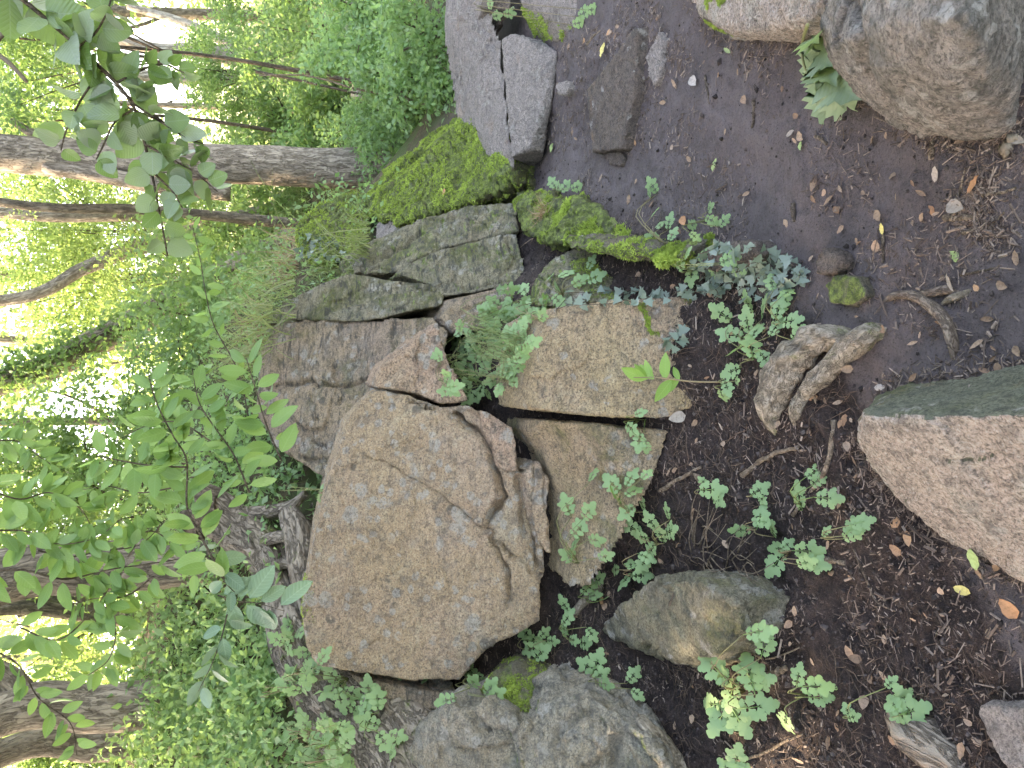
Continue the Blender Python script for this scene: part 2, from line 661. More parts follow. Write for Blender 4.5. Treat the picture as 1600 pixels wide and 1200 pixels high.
M_leftrock = granite('grey_olive_rock', warm=(0.39, 0.315, 0.215), cool=(0.36, 0.335, 0.275), grey=(0.29, 0.285, 0.255), greyness=0.5, pale=0.6, green=0.35, moss=0.12)
M_front = granite('rose_granite', streak=0.22, warm=(0.50, 0.405, 0.335), cool=(0.51, 0.435, 0.36), greyness=0.12, pale=0.3, green=0.06)
M_frontside = granite('algae_covered_granite', warm=(0.22, 0.225, 0.155), cool=(0.17, 0.185, 0.13), grey=(0.15, 0.16, 0.125), greyness=0.5, pale=0.35, green=0.5)
M_coarse = granite('coarse_grey_granite', warm=(0.35, 0.305, 0.26), cool=(0.31, 0.275, 0.235), grey=(0.17, 0.165, 0.14), greyness=0.55, pale=0.7, green=0.2, rough_scale=0.7)
M_ledge = granite('smooth_grey_stone', warm=(0.38, 0.33, 0.295), cool=(0.34, 0.30, 0.27), grey=(0.27, 0.245, 0.225), greyness=0.4, pale=0.1, green=0.05, rough_scale=1.4, streak=0.2)
M_flat = granite('flat_brown_stone', warm=(0.19, 0.15, 0.12), cool=(0.175, 0.14, 0.118), grey=(0.13, 0.11, 0.098), greyness=0.5, pale=0.0, green=0.22, rough_scale=1.4, streak=0.25)
M_mossrock = granite('moss_covered_rock', warm=(0.20, 0.17, 0.11), cool=(0.18, 0.16, 0.12), greyness=0.5, pale=0.1, green=0.6, moss=0.62)
M_mossbed = granite('moss_bed', warm=(0.20, 0.19, 0.10), cool=(0.18, 0.17, 0.10), greyness=0.3, pale=0.0, green=0.9, moss=1.15)
M_moss, _nt, _out = new_mat('bright_moss')
_k = NT(_nt)
_v = _k.n('Attribute', _attribute_name='var').outputs['Fac']
_c = _k.mix(_v, (0.065, 0.10, 0.02), (0.40, 0.52, 0.11))
_b = _k.n('BsdfPrincipled', Base__Color=_c, Roughness=0.8)
_b.inputs['Specular IOR Level'].default_value = 0.15
_t = _k.n('BsdfTranslucent', Color=(0.26, 0.38, 0.08, 1))
_mx = _nt.nodes.new('ShaderNodeMixShader')
_mx.inputs[0].default_value = 0.25
_nt.links.new(_b.outputs[0], _mx.inputs[1])
_nt.links.new(_t.outputs[0], _mx.inputs[2])
_nt.links.new(_mx.outputs[0], _out.inputs[0])

M_bark = bark_mat('grey_brown_bark', (0.19, 0.155, 0.122), (0.36, 0.305, 0.245), 1.0)
M_barkdark = bark_mat('dark_bark', (0.125, 0.105, 0.083), (0.27, 0.225, 0.175), 1.1)
M_barkpale = bark_mat('pale_bark', (0.30, 0.26, 0.21), (0.46, 0.41, 0.34), 0.8)
M_oldbark = bark_mat('old_gnarled_bark', (0.17, 0.138, 0.108), (0.285, 0.24, 0.19), 1.1, moss=0.55, stretch=0.28, depth=0.05)
M_root = bark_mat('pale_worn_root', (0.115, 0.095, 0.07), (0.31, 0.265, 0.205), 1.7, moss=0.6, stretch=0.6, depth=0.02, fis=0.2)
M_twig = bark_mat('twig_bark', (0.085, 0.065, 0.048), (0.19, 0.15, 0.112), 3.0, own=False)
M_drystick = bark_mat('dry_stick', (0.17, 0.125, 0.085), (0.33, 0.26, 0.19), 3.0, own=False)
M_rootbrown = bark_mat('brown_root', (0.12, 0.09, 0.07), (0.24, 0.19, 0.145), 2.6, stretch=0.35, depth=0.008)
M_greenstem = leaf_mat('green_stem', (0.14, 0.19, 0.06), (0.20, 0.15, 0.08), (0.25, 0.3, 0.1), 0.15, 0.5, single=True)
M_celandine = leaf_mat('celandine_leaf', (0.10, 0.22, 0.065), (0.19, 0.33, 0.125), (0.28, 0.46, 0.11), 0.36, 0.55, single=True)
M_ivy = leaf_mat('ivy_leaf', (0.05, 0.09, 0.05), (0.12, 0.175, 0.12), (0.10, 0.18, 0.06), 0.18, 0.34, single=True, spec=0.5)
M_broad = leaf_mat('round_overhanging_leaf', (0.075, 0.155, 0.04), (0.22, 0.275, 0.215), (0.28, 0.45, 0.09), 0.38, 0.40, single=True, veins=0.22, spec=0.5)
M_lance = leaf_mat('oval_shoot_leaf', (0.085, 0.185, 0.050), (0.17, 0.29, 0.115), (0.32, 0.52, 0.12), 0.44, 0.42, single=True, veins=0.25)
M_glauc = leaf_mat('blue_green_leaf', (0.115, 0.20, 0.135), (0.17, 0.27, 0.19), (0.25, 0.40, 0.18), 0.30, 0.5, single=True, veins=0.3)
M_wilted = leaf_mat('plucked_leaf', (0.13, 0.22, 0.095), (0.20, 0.30, 0.15), (0.25, 0.38, 0.12), 0.30, 0.5, single=True, veins=0.35)
M_far = leaf_mat('sunlit_tree_leaf', (0.085, 0.16, 0.045), (0.17, 0.25, 0.08), (0.42, 0.58, 0.17), 0.50, 0.5)  # tree, shrub and undergrowth leaves kept pale in place of background haze
M_mid = leaf_mat('shrub_leaf', (0.065, 0.135, 0.045), (0.15, 0.235, 0.105), (0.34, 0.54, 0.15), 0.46, 0.45)
M_nettle = leaf_mat('bright_undergrowth_leaf', (0.085, 0.19, 0.06), (0.21, 0.33, 0.17), (0.36, 0.58, 0.17), 0.45, 0.5)
M_grass = leaf_mat('grass_blade', (0.10, 0.17, 0.045), (0.24, 0.25, 0.10), (0.30, 0.40, 0.12), 0.35, 0.5)
M_straw = leaf_mat('dry_grass', (0.24, 0.15, 0.075), (0.38, 0.26, 0.15), (0.35, 0.22, 0.1), 0.25, 0.6)
M_litter = var_mat('small_litter', [(0.045, 0.032, 0.026), (0.11, 0.08, 0.062), (0.17, 0.13, 0.105), (0.26, 0.205, 0.165)])
M_rootlet = var_mat('dead_rootlets', [(0.030, 0.020, 0.015), (0.075, 0.05, 0.036), (0.14, 0.095, 0.065)])
M_crumb = var_mat('soil_crumbs', [(0.014, 0.010, 0.009), (0.035, 0.027, 0.024), (0.085, 0.068, 0.062)])
M_deadleaf = var_mat('dead_leaf', [(0.16, 0.10, 0.065), (0.24, 0.165, 0.11), (0.30, 0.215, 0.155), (0.20, 0.11, 0.06)], single=True)
M_orangeleaf = var_mat('orange_fallen_leaf', [(0.33, 0.17, 0.085), (0.38, 0.23, 0.13)], single=True)
M_yellowleaf = var_mat('yellow_fallen_leaf', [(0.47, 0.40, 0.14), (0.42, 0.42, 0.20)], single=True)
M_greenfall = var_mat('green_fallen_leaf', [(0.22, 0.30, 0.12), (0.27, 0.34, 0.16)], single=True)
M_greyleaf = var_mat('grey_fallen_leaf', [(0.25, 0.21, 0.17), (0.34, 0.30, 0.26)], single=True)

# ------------------------------------------------------------------ ground
GC = [Q(x, y, z) for x, y, z in (
    (1600, 100, 0), (1600, 300, 0), (1600, 500, 0), (1600, 900, 0), (1600, 1150, .02), (1400, 300, 0), (1300, 150, 0), (1200, 300, 0), (1100, 150, .01),
    (1000, 250, .02), (900, 150, .03), (870, 280, .04), (1250, 450, .02), (1400, 550, .02), (1450, 1000, .02), (1300, 1000, .04), (1300, 800, .03),
    (1200, 700, .03), (1100, 700, .06), (1080, 830, .10), (1000, 900, .16), (930, 930, .24), (870, 970, .33), (1200, 1080, .08), (1150, 1190, .10),
    (1050, 1100, .15), (950, 1060, .25), (1000, 350, .05), (900, 340, .09), (1100, 420, .03))]
GC += [P(790, 610, 3.30), P(760, 560, 3.5), P(500, 1150, 3.7), P(420, 1050, 4.6), P(300, 1100, 5.5), P(230, 1120, 6.5), P(440, 830, 4.6), P(400, 700, 5.4),
       P(430, 480, 6.2), P(540, 415, 5.8), P(450, 385, 9), P(615, 245, 9), P(690, 150, 6.2), P(720, 50, 6), P(480, 250, 12), P(560, 100, 12)]
GC += [np.array(q, float) for q in (
    (-0.1, 4.6, 0.7), (-1.9, 3.2, 0.75), (1.2, 5.0, 0.12), (2.2, 4.2, 0.05), (0, 20, 1.2), (10, 10, -.2), (15, 30, .3), (-6, 10, 3.6), (-15, 10, 5.0), (-15, 0, 3),
    (-6, 2, 2.0), (-15, 30, 6), (0, 40, 2), (30, 40, 0.3), (10, 0, -.1), (3, 1.5, .05), (3, 4, .05), (-3, 1, .45), (-6, -3, 1.2), (6, -6, 0), (0, -6, 0),
    (-40, 60, 9), (45, 0, 0), (40, 80, 2), (-40, -10, 4), (0, 80, 4))]
GC = np.array(GC)


def _tps(r):
    return np.where(r > 1e-9, r * r * np.log(np.maximum(r, 1e-9)), 0.0)


_warp = lambda xy: np.sign(xy) * np.log1p(np.abs(xy) / 4.0) * 4.0
_c2 = _warp(GC[:, :2])
_K = _tps(np.linalg.norm(_c2[:, None] - _c2[None], axis=-1)) + np.eye(len(_c2)) * 0.015
_Pm = np.hstack([np.ones((len(_c2), 1)), _c2])
_A = np.block([[_K, _Pm], [_Pm.T, np.zeros((3, 3))]])
_W = np.linalg.solve(_A, np.concatenate([GC[:, 2], np.zeros(3)]))


def ground_base(x, y):
    p = _warp(np.stack([np.ravel(x), np.ravel(y)], 1))
    r = np.zeros(len(p))
    for i in range(0, len(p), 20000):
        q = p[i:i + 20000]
        r[i:i + 20000] = _tps(np.linalg.norm(q[:, None] - _c2[None], axis=-1)) @ _W[:-3] + _W[-3] + q @ _W[-2:]
    return r


def path_mask(x, y):
    """trodden path: 1 on the path at the right, 0 in the loose soil"""
    px = project(np.stack([x, y, np.zeros_like(x)], 1))
    edge = np.interp(px[:, 0], [700, 820, 1000, 1150, 1300, 1450, 1600, 1800], [280, 300, 345, 420, 520, 800, 1050, 1200])
    return np.clip((edge - px[:, 1]) / 110.0 + 0.5, 0, 1)


def ground_h(x, y):
    x, y = np.ravel(np.asarray(x, float)), np.ravel(np.asarray(y, float))
    z = ground_base(x, y)
    near = np.clip((7 - np.hypot(x, y - 2)) / 3, 0, 1)
    pm = path_mask(x, y)
    p = np.stack([x, y, np.zeros_like(x)], 1)
    z = z + near * (0.022 * fbm(p * 3.2, 3, 5) * (1 - 0.4 * pm) + (1 - 0.72 * pm) * (0.011 * fbm(p * 15, 3, 9) + 0.006 * ridged(p * 38, 2, 21)) + pm * 0.0045 * fbm(p * 34, 3, 31))
    z = z + (1 - near) * 0.12 * fbm(p * 0.6, 3, 77)
    return z


def _axis(fine0, fine1, step, lo, hi, grow=1.13):
    a = list(np.arange(fine0, fine1, step))
    s, v = step, fine1
    while v < hi:
        a.append(v)
        s = min(s * grow, 4.0)
        v += s
    a.append(hi)
    s, v = step, fine0
    b = []
    while v > lo:
        s = min(s * grow, 4.0)
        v -= s
        b.append(v)
    return np.array(sorted(b + a))


gx = _axis(-1.7, 1.7, 0.0125, -60, 60)
gy = _axis(0.95, 4.4, 0.0125, -14, 95)
GX, GY = np.meshgrid(gx, gy, indexing='xy')
gz = ground_h(GX.ravel(), GY.ravel())
gv = np.stack([GX.ravel(), GY.ravel(), gz], 1)
nx, ny = len(gx), len(gy)
ii, jj = np.meshgrid(np.arange(ny - 1), np.arange(nx - 1), indexing='ij')
ga = (ii * nx + jj).ravel()
gf = np.stack([ga, ga + 1, ga + nx + 1, ga + nx], 1)
wild = np.clip((np.hypot(gv[:, 0] * 1.0, gv[:, 1] - 2) - 3.2) / 1.8, 0, 1)
wild = np.maximum(wild, np.clip((gv[:, 2] - 0.8) / 0.4, 0, 1) * 0.8)
ground = link('ground', mesh_np('ground', gv, gf, M_soil, True, {'path': path_mask(gv[:, 0], gv[:, 1]), 'wild': wild}))
tag(ground, 'dark forest soil with a trodden path rising to a leafy bank', None, kind='structure')
SOLID = [(gv, gf)]          # what plants and litter can stand on

# ------------------------------------------------------------------ rocks
def remesh(verts, faces, voxel, smooth_it=2):
    me = bpy.data.meshes.new('tmp')
    me.from_pydata([tuple(v) for v in verts], [], [tuple(int(i) for i in f) for f in faces])
    bm = bmesh.new()
    bm.from_mesh(me)
    bmesh.ops.triangulate(bm, faces=bm.faces[:])
    bmesh.ops.recalc_face_normals(bm, faces=bm.faces[:])
    bm.to_mesh(me)
    bm.free()
    o = bpy.data.objects.new('tmp', me)
    COL.objects.link(o)
    md = o.modifiers.new('r', 'REMESH')
    md.mode = 'VOXEL'
    md.voxel_size = voxel
    if smooth_it:
        sm = o.modifiers.new('s', 'SMOOTH')
        sm.factor = 0.5
        sm.iterations = smooth_it
    dg = bpy.context.evaluated_depsgraph_get()
    ev = o.evaluated_get(dg)
    m2 = ev.to_mesh()
    n = len(m2.vertices)
    v = np.empty(n * 3, np.float32)
    m2.vertices.foreach_get('co', v)
    nr = np.empty(n * 3, np.float32)
    m2.vertices.foreach_get('normal', nr)
    nl = np.empty(len(m2.loops), np.int32)
    m2.loops.foreach_get('vertex_index', nl)
    tot = np.empty(len(m2.polygons), np.int32)
    m2.polygons.foreach_get('loop_total', tot)
    assert (tot == 4).all()
    ev.to_mesh_clear()
    bpy.data.objects.remove(o, do_unlink=True)
    bpy.data.meshes.remove(me)
    return v.reshape(-1, 3).astype(float), nr.reshape(-1, 3).astype(float), nl.reshape(-1, 4)


def hull(points):
    bm = bmesh.new()
    for p in points:
        bm.verts.new(tuple(p))
    r = bmesh.ops.convex_hull(bm, input=bm.verts[:])
    bmesh.ops.delete(bm, geom=[g for g in bm.verts if not g.link_faces], context='VERTS')
    bm.verts.index_update()
    v = np.array([tuple(q.co) for q in bm.verts])
    f = [[q.index for q in fc.verts] for fc in bm.faces]
    bm.free()
    return v, f


def facets(p, seed):
    """broken-rock relief: every cell of a jittered grid is a flat chip with its own tilt"""
    i0 = np.floor(p).astype(np.int64)
    best = np.full(len(p), 1e9)
    out_ = np.zeros(len(p))
    for dx in (-1, 0, 1):
        for dy in (-1, 0, 1):
            for dz in (-1, 0, 1):
                c = i0 + np.array([dx, dy, dz])
                h = [_hash(c[:, 0], c[:, 1], c[:, 2], seed + q_ * 7) for q_ in range(7)]
                ctr = c + 0.5 + 0.42 * np.stack(h[:3], 1)
                e = p - ctr
                d2 = np.sum(e * e, 1)
                m = d2 < best
                val = 0.9 * (e[:, 0] * h[3] + e[:, 1] * h[4] + e[:, 2] * h[5]) + 0.30 * h[6]
                best = np.where(m, d2, best)
                out_ = np.where(m, val, out_)
    return out_


def shape_rock(v, n, voxel, seed, amp, cracks, steps, freq=1.0, strata=0.0):
    facing = np.sum(n * norm(ORIGIN - v), axis=1)
    wv = v + 0.02 * np.stack([fbm(v * 9, 2, seed + 30), fbm(v * 9 + 20, 2, seed + 31), fbm(v * 9 + 40, 2, seed + 32)], 1)
    d = amp * (0.45 * fbm(v * 3.0 * freq, 2, seed) + 1.25 * facets(wv * 3.4 * freq, seed) + 0.55 * facets(wv * 9.0 * freq, seed + 50) + 0.22 * fbm(v * 24 * freq, 3, seed + 80))
    d = d + 0.0032 * ridged(v * 42, 2, seed + 90) + 0.0022 * vnoise(v * 90, seed + 91)
    d = d - amp * 0.5 * np.maximum(0, vnoise(v * 5.5 * freq + 9, seed + 5) - 0.35)      # spalled patches
    if strata:
        w = v[:, 2] * 17 + v[:, 1] * 6 + 1.4 * fbm(v * 3, 3, seed + 3)
        d = d - strata * np.exp(-((w - np.round(w)) / 0.09) ** 2) * (vnoise(v * 2.7, seed + 8) > -0.1)
    px = project(v)
    jit = np.stack([fbm(v * 16, 3, seed + 60), fbm(v * 16 + 50, 3, seed + 61)], 1) * 5.0
    fw = np.clip(facing * 3, 0, 1)
    for poly, a in steps:
        d = d + np.where(inside(poly, px + jit), a, 0) * fw
    for line, wd, dep in cracks:
        ds, al = line_dist(line, px + jit * 0.9)
        taper = np.clip(np.minimum(al, 1 - al) * 6 + 0.25, 0, 1)
        d = d - dep * taper * np.exp(-(ds / wd) ** 2) * fw
    return v + n * d[:, None]


def rock(name, v, f, label, cat, mat, voxel=0.012, amp=0.012, seed=1, cracks=(), steps=(), smooth_it=1, freq=1.0, strata=0.0, group=None, keep_below=0.35, parent=None, solid=True):
    v, n, q = remesh(v, f, voxel, smooth_it)
    v = shape_rock(v, n, voxel, seed, amp, cracks, steps, freq, strata)
    if solid:
        SOLID.append((v, q))
    o = whole(name, v, q, mat, label, cat, group)
    return o, v, q


def slab(front, thick, shrink=0.92, lift=0.0, grow=1.0):
    """a prism: outline in photo pixels with its distance (x, y, Y), pushed back by thick metres"""
    a = np.array([P(*p) for p in front])
    c = a.mean(0)
    a = c + (a - c) * grow
    b = c + (a - c) * shrink + np.array([0, thick, lift])
    n = len(a)
    f = [list(range(n)), list(range(2 * n - 1, n - 1, -1))] + [[i, n + i, n + (i + 1) % n, (i + 1) % n] for i in range(n)]
    return np.vstack([a, b]), f


def lump(tops, base_z, out=1.0, extra=()):
    """a boulder seen from above: rim points (x, y, z) and the same points let down to base_z"""
    a = np.array([Q(*p) for p in tops])
    c = a.mean(0)
    b = c + (a - c) * out
    b[:, 2] = base_z
    pts = np.vstack([a, b] + ([np.array(extra)] if len(extra) else []))
    return hull(pts)


def hull_front(front, thick, shrink=0.9, drop=0.0, extra=()):
    a = np.array([P(*p) for p in front])
    c = a.mean(0)
    b = c + (a - c) * shrink + np.array([0, thick, -drop])
    return hull(np.vstack([a, b] + ([np.array(extra)] if len(extra) else [])))


ROCKS = {}
# -- the main boulder, one split block with its flakes
crackA = [(640, 622), (700, 642), (738, 668), (762, 700), (768, 730), (782, 748), (786, 775), (768, 800), (757, 825)]
crackB = [(556, 706), (600, 722), (650, 748), (690, 776), (730, 806), (760, 830), (800, 868), (818, 880)]
crackC = [(770, 845), (790, 880), (797, 920), (795, 950)]
crackD = [(812, 742), (822, 770), (822, 800), (830, 840), (842, 900)]
crackE = [(806, 744), (812, 790), (818, 850)]
crackF = [(545, 1048), (620, 1058), (690, 1075), (710, 1062)]
main = [(546, 650, 3.56), (516, 740, 3.54), (490, 850, 3.52), (472, 955, 3.50), (478, 1015, 3.46), (500, 1040, 3.42), (570, 1050, 3.34), (650, 1064, 3.22),
        (720, 1062, 3.12), (760, 1015, 3.06), (842, 972, 2.96), (846, 910, 2.95), (852, 898, 2.94), (848, 790, 2.96), (846, 742, 2.97), (812, 738, 3.02), (805, 690, 3.05),
        (790, 672, 3.08), (752, 645, 3.14), (735, 632, 3.17), (690, 636, 3.26), (640, 618, 3.38), (582, 610, 3.50)]
v, f = slab(main, 0.75, 0.9)
lower = [(640, 626), (700, 645), (738, 668), (762, 700), (768, 730), (782, 748), (786, 775), (768, 800), (757, 828), (800, 868), (850, 910), (870, 760), (812, 735), (800, 660), (730, 620)]
o, v, q = rock('boulder', v, f, 'large tan lichen-spotted boulder face at the centre of the rocks', 'boulder', M_tan, 0.008, 0.006, 3,
               cracks=[(crackA, 3.8, 0.06), (crackB, 2.0, 0.014), (crackC, 3.4, 0.045), (crackD, 3.0, 0.04), (crackE, 2.6, 0.04), ([(690, 880), (705, 920), (700, 940)], 2.5, .01),
                       ([(560, 910), (610, 900), (640, 880)], 2, .006), ([(600, 990), (570, 1010)], 2, .008)],
               steps=[(lower, -0.022), ([(806, 738), (812, 790), (820, 850), (850, 905), (870, 760)], -0.014)])
ROCKS['main'] = (v, q)
wedge = [(584, 604, 3.50), (596, 572, 3.50), (640, 540, 3.47), (684, 504, 3.42), (690, 530, 3.40), (706, 575, 3.32), (733, 626, 3.20), (690, 630, 3.29), (640, 612, 3.41)]
v, f = slab(wedge, 0.5, 0.9)
rock('rock_wedge', v, f, 'pointed pinkish wedge of rock split off the big tan boulder', 'rock', M_pink, 0.008, 0.008, 8, cracks=[([(640, 612), (660, 580), (700, 570)], 2, .008)])
fl = [(750, 640, 3.15), (772, 650, 3.11), (800, 668, 3.07), (806, 690, 3.06), (808, 735, 3.03), (795, 738, 3.05), (778, 730, 3.08), (770, 700, 3.10), (752, 668, 3.14)]
v, f = slab(fl, 0.3, 0.9)
v[:len(fl), 1] -= 0.006
rock('rock_flake', v, f, 'narrow salmon pink flake on the lower edge of the big boulder', 'rock', M_pink, 0.007, 0.007, 9)
fl = [(812, 728, 3.06), (836, 718, 3.04), (850, 745, 3.0), (850, 800, 2.99), (852, 860, 2.985), (838, 845, 3.0), (822, 790, 3.02)]
v, f = slab(fl, 0.35, 0.9)
v[:len(fl), 1] -= 0.055
rock('rock_flake', v, f, 'layered brown flakes under the big boulder beside the dark gap', 'rock', M_tan, 0.006, 0.007, 10, strata=0.012)
sl = [(546, 1054, 3.42), (600, 1068, 3.34), (680, 1082, 3.22), (716, 1076, 3.17), (712, 1092, 3.15), (690, 1112, 3.18), (640, 1100, 3.26), (575, 1082, 3.36)]
v, f = slab(sl, 0.4, 0.9)
rock('rock_slab', v, f, 'thin grey rock slab wedged below the left end of the big boulder', 'rock', M_back, 0.009, 0.008, 11)

# -- boulder behind it and the stepped slabs on its right
back = [(412, 545, 4.75), (424, 516, 4.7), (446, 498, 4.62), (520, 503, 4.42), (566, 503, 4.28), (620, 500, 4.1), (672, 496, 3.92), (700, 520, 3.78), (680, 580, 3.75), (600, 700, 3.85),
        (545, 760, 3.95), (505, 745, 4.05), (470, 720, 4.2), (430, 690, 4.45), (408, 640, 4.7)]
v, f = slab(back, 1.0, 0.95, grow=1.02)
rock('boulder', v, f, 'olive brown cracked boulder with pale round lichen behind the big tan one', 'boulder', M_back, 0.013, 0.016, 21,
     cracks=[([(425, 605), (480, 598), (530, 602), (560, 595), (590, 580)], 3.2, 0.035), ([(480, 603), (492, 640), (502, 660)], 2.5, .02), ([(440, 640), (480, 680), (515, 705)], 3.0, .025),
             ([(460, 712), (500, 718), (520, 722)], 4, .03)])
s2 = [(424, 508, 4.78), (428, 490, 4.75), (455, 472, 4.68), (505, 445, 4.6), (545, 432, 4.55), (600, 438, 4.4), (640, 444, 4.25), (688, 448, 4.1), (684, 460, 4.08), (660, 456, 4.12), (600, 468, 4.3), (540, 486, 4.45), (506, 499, 4.5), (450, 497, 4.65)]
v, f = slab(s2, 0.9, 1.0, grow=1.045)
rock('rock_slab', v, f, 'long grey slab sloping along the top of the olive boulder', 'rock', M_slab, 0.010, 0.010, 22, smooth_it=0, cracks=[([(620, 440), (650, 447), (688, 446)], 3.5, .03)])
s3 = [(506, 498, 4.42), (540, 482, 4.40), (600, 464, 4.25), (660, 455, 4.07), (690, 462, 3.98), (686, 478, 3.95), (640, 486, 4.05), (600, 496, 4.16), (560, 502, 4.26)]
v, f = slab(s3, 0.8, 1.0, grow=1.045)
rock('rock_slab', v, f, 'second slab down, lichen-spotted, stepped over the olive boulder', 'rock', M_slab, 0.010, 0.009, 23, smooth_it=0, strata=0.008)
s4 = [(542, 402, 5.0), (556, 390, 5.0), (590, 376, 4.9), (650, 350, 4.7), (720, 328, 4.45), (795, 320, 4.15), (806, 362, 4.0), (760, 372, 4.13), (700, 385, 4.3), (650, 405, 4.45), (625, 425, 4.5), (560, 424, 4.75)]
v, f = slab(s4, 0.9, 1.0, grow=1.045)
rock('rock_slab', v, f, 'uppermost long mossy slab of the stepped rocks below the trees', 'rock', M_slab, 0.011, 0.012, 24, smooth_it=0, cracks=[([(600, 398), (630, 385), (660, 362)], 4, .04), ([(560, 425), (590, 400), (615, 395)], 4, .04)], strata=0.01)
s5 = [(624, 428, 4.35), (650, 408, 4.32), (700, 388, 4.18), (760, 376, 4.02), (804, 366, 3.9), (816, 405, 3.8), (818, 440, 3.72), (790, 444, 3.8), (740, 456, 3.92), (692, 462, 4.02), (688, 448, 4.1)]
v, f = slab(s5, 0.8, 1.0, grow=1.045)
rock('rock_slab', v, f, 'broad yellow-green slab with a square end above the herbs', 'rock', M_slab, 0.010, 0.010, 25, smooth_it=0, cracks=[([(690, 458), (740, 452), (800, 440)], 2.5, .012)])
s6 = [(694, 468, 3.94), (740, 460, 3.84), (800, 446, 3.7), (818, 446, 3.66), (810, 478, 3.62), (800, 500, 3.6), (760, 512, 3.65), (716, 520, 3.72), (690, 496, 3.85)]
v, f = slab(s6, 0.6, 1.0, grow=1.045)
rock('rock', v, f, 'reddish brown rock below the square-ended slab, behind hanging herbs', 'rock', M_back, 0.010, 0.010, 26, smooth_it=0, cracks=[([(690, 488), (730, 480), (800, 470)], 3, .02)])

# -- the two lower blocks
c1 = [(846, 520, 2.80), (852, 494, 2.80), (878, 480, 2.76), (960, 470, 2.62), (1060, 464, 2.44), (1120, 462, 2.33), (1140, 520, 2.26), (1138, 580, 2.25), (1090, 630, 2.32), (1048, 652, 2.40),
      (1000, 652, 2.48), (920, 648, 2.62), (845, 640, 2.76), (836, 615, 2.80), (838, 570, 2.81)]
v, f = slab(c1, 0.42, 0.97, 0.05)
o, v, q = rock('boulder', v, f, 'squarish yellow-brown block with a mossy upper corner, ivy at its foot', 'boulder', M_block, 0.0075, 0.005, 31, smooth_it=2,
               cracks=[([(960, 525), (968, 560), (972, 590)], 2, .006)])
ROCKS['block'] = (v, q)
d1 = [(856, 705, 2.92), (836, 672, 2.90), (846, 656, 2.84), (920, 662, 2.66), (1000, 668, 2.52), (1046, 672, 2.44), (1030, 720, 2.46), (1010, 770, 2.48), (960, 860, 2.58), (925, 915, 2.68), (892, 918, 2.80), (880, 850, 2.90), (872, 770, 2.94)]
v, f = slab(d1, 0.45, 0.97)
rock('boulder', v, f, 'lower tan block right below the big boulder, green with algae on one edge', 'boulder', M_blockgreen, 0.0075, 0.006, 32, smooth_it=2,
     cracks=[([(885, 690), (890, 715), (884, 745)], 2.5, .01)])

# -- small rock in the soil
top = [(940, 985, .24), (965, 950, .27), (1010, 914, .27), (1060, 908, .26), (1100, 910, .25), (1150, 940, .23), (1160, 985, .20), (1120, 1020, .22), (1050, 1028, .22), (985, 1010, .22)]
v, f = lump(top, 0.0, 1.06, extra=[Q(1195, 975, .07), Q(1190, 1018, .06), Q(1150, 1058, .05), Q(1070, 1045, .1)])
rock('stone', v, f, 'low grey-green angular stone half sunk in the black soil', 'stone', M_small, 0.0075, 0.017, 41, smooth_it=1, cracks=[([(1000, 1022), (1015, 1005), (1030, 1045)], 5, .03), ([(1030, 915), (1045, 930), (1040, 945)], 2, .01)])

# -- left edge rocks
f1 = [(636, 1180, 3.05), (660, 1140, 3.0), (700, 1108, 2.92), (745, 1094, 2.84), (800, 1120, 2.72), (830, 1140, 2.66), (860, 1200, 2.56), (850, 1330, 2.5), (640, 1330, 3.0)]
v, f = hull_front(f1, 0.5, 0.9, 0.25)
rock('boulder', v, f, 'rounded brown-grey boulder cut off by the frame below the gnarled trunk', 'boulder', M_leftrock, 0.009, 0.030, 51, smooth_it=1, cracks=[([(740, 1110), (760, 1140), (800, 1150)], 6, .03)])
f2 = [(812, 1150, 2.62), (840, 1100, 2.64), (880, 1082, 2.58), (920, 1084, 2.48), (970, 1118, 2.34), (1020, 1160, 2.22), (1055, 1205, 2.14), (1060, 1330, 2.1), (830, 1330, 2.4)]
v, f = hull_front(f2, 0.45, 0.9, 0.2)
rock('boulder', v, f, 'bluish grey lichen-crusted boulder next to the low angular stone', 'boulder', M_leftrock, 0.009, 0.028, 52, smooth_it=1, cracks=[([(850, 1180), (880, 1130), (920, 1110)], 7, .03), ([(930, 1120), (950, 1150), (960, 1180)], 3, .015)])
f3 = [(748, 1085, 3.0), (770, 1058, 3.0), (800, 1045, 2.94), (840, 1060, 2.86), (880, 1078, 2.76), (870, 1105, 2.74), (820, 1115, 2.78), (765, 1105, 2.92)]
v, f = hull_front(f3, 0.3, 0.9, 0.15)
o, v, q = rock('stone', v, f, 'small mossy stone wedged between the big boulder and the grey left ones', 'stone', M_mossrock, 0.009, 0.013, 53)
ROCKS['leftstone'] = (v, q)

# -- foreground boulders
g1 = [Q(1348, 646, .30), Q(1362, 652, .32), Q(1480, 652, .34), Q(1600, 648, .36), Q(1780, 650, .36), Q(1344, 690, .22), Q(1362, 730, .14), Q(1410, 790, .10), Q(1490, 852, .06), Q(1600, 908, .04), Q(1800, 940, .0),
      Q(1372, 622, .06), Q(1420, 600, .03), Q(1500, 588, .0), Q(1600, 574, .0), Q(1800, 560, .0), Q(1350, 655, .05)]
v, f = hull(np.vstack([np.array(g1), np.array([Q(1362, 700, -.05), Q(1490, 830, -.05), Q(1600, 880, -.05), Q(1420, 610, -.05), Q(1600, 585, -.05), Q(1800, 580, -.05), Q(1800, 900, -.05)])]))
v, n, q = remesh(v, f, 0.0065, 3)
v = shape_rock(v, n, 0.0065, 61, 0.007, [([(1460, 710), (1500, 718), (1560, 715)], 2.5, .008)], [])
px_ = project(v)
SOLID.append((v, q))
fc = v[q].mean(1)
fn = np.cross(v[q[:, 2]] - v[q[:, 0]], v[q[:, 3]] - v[q[:, 1]])
fn = norm(fn)
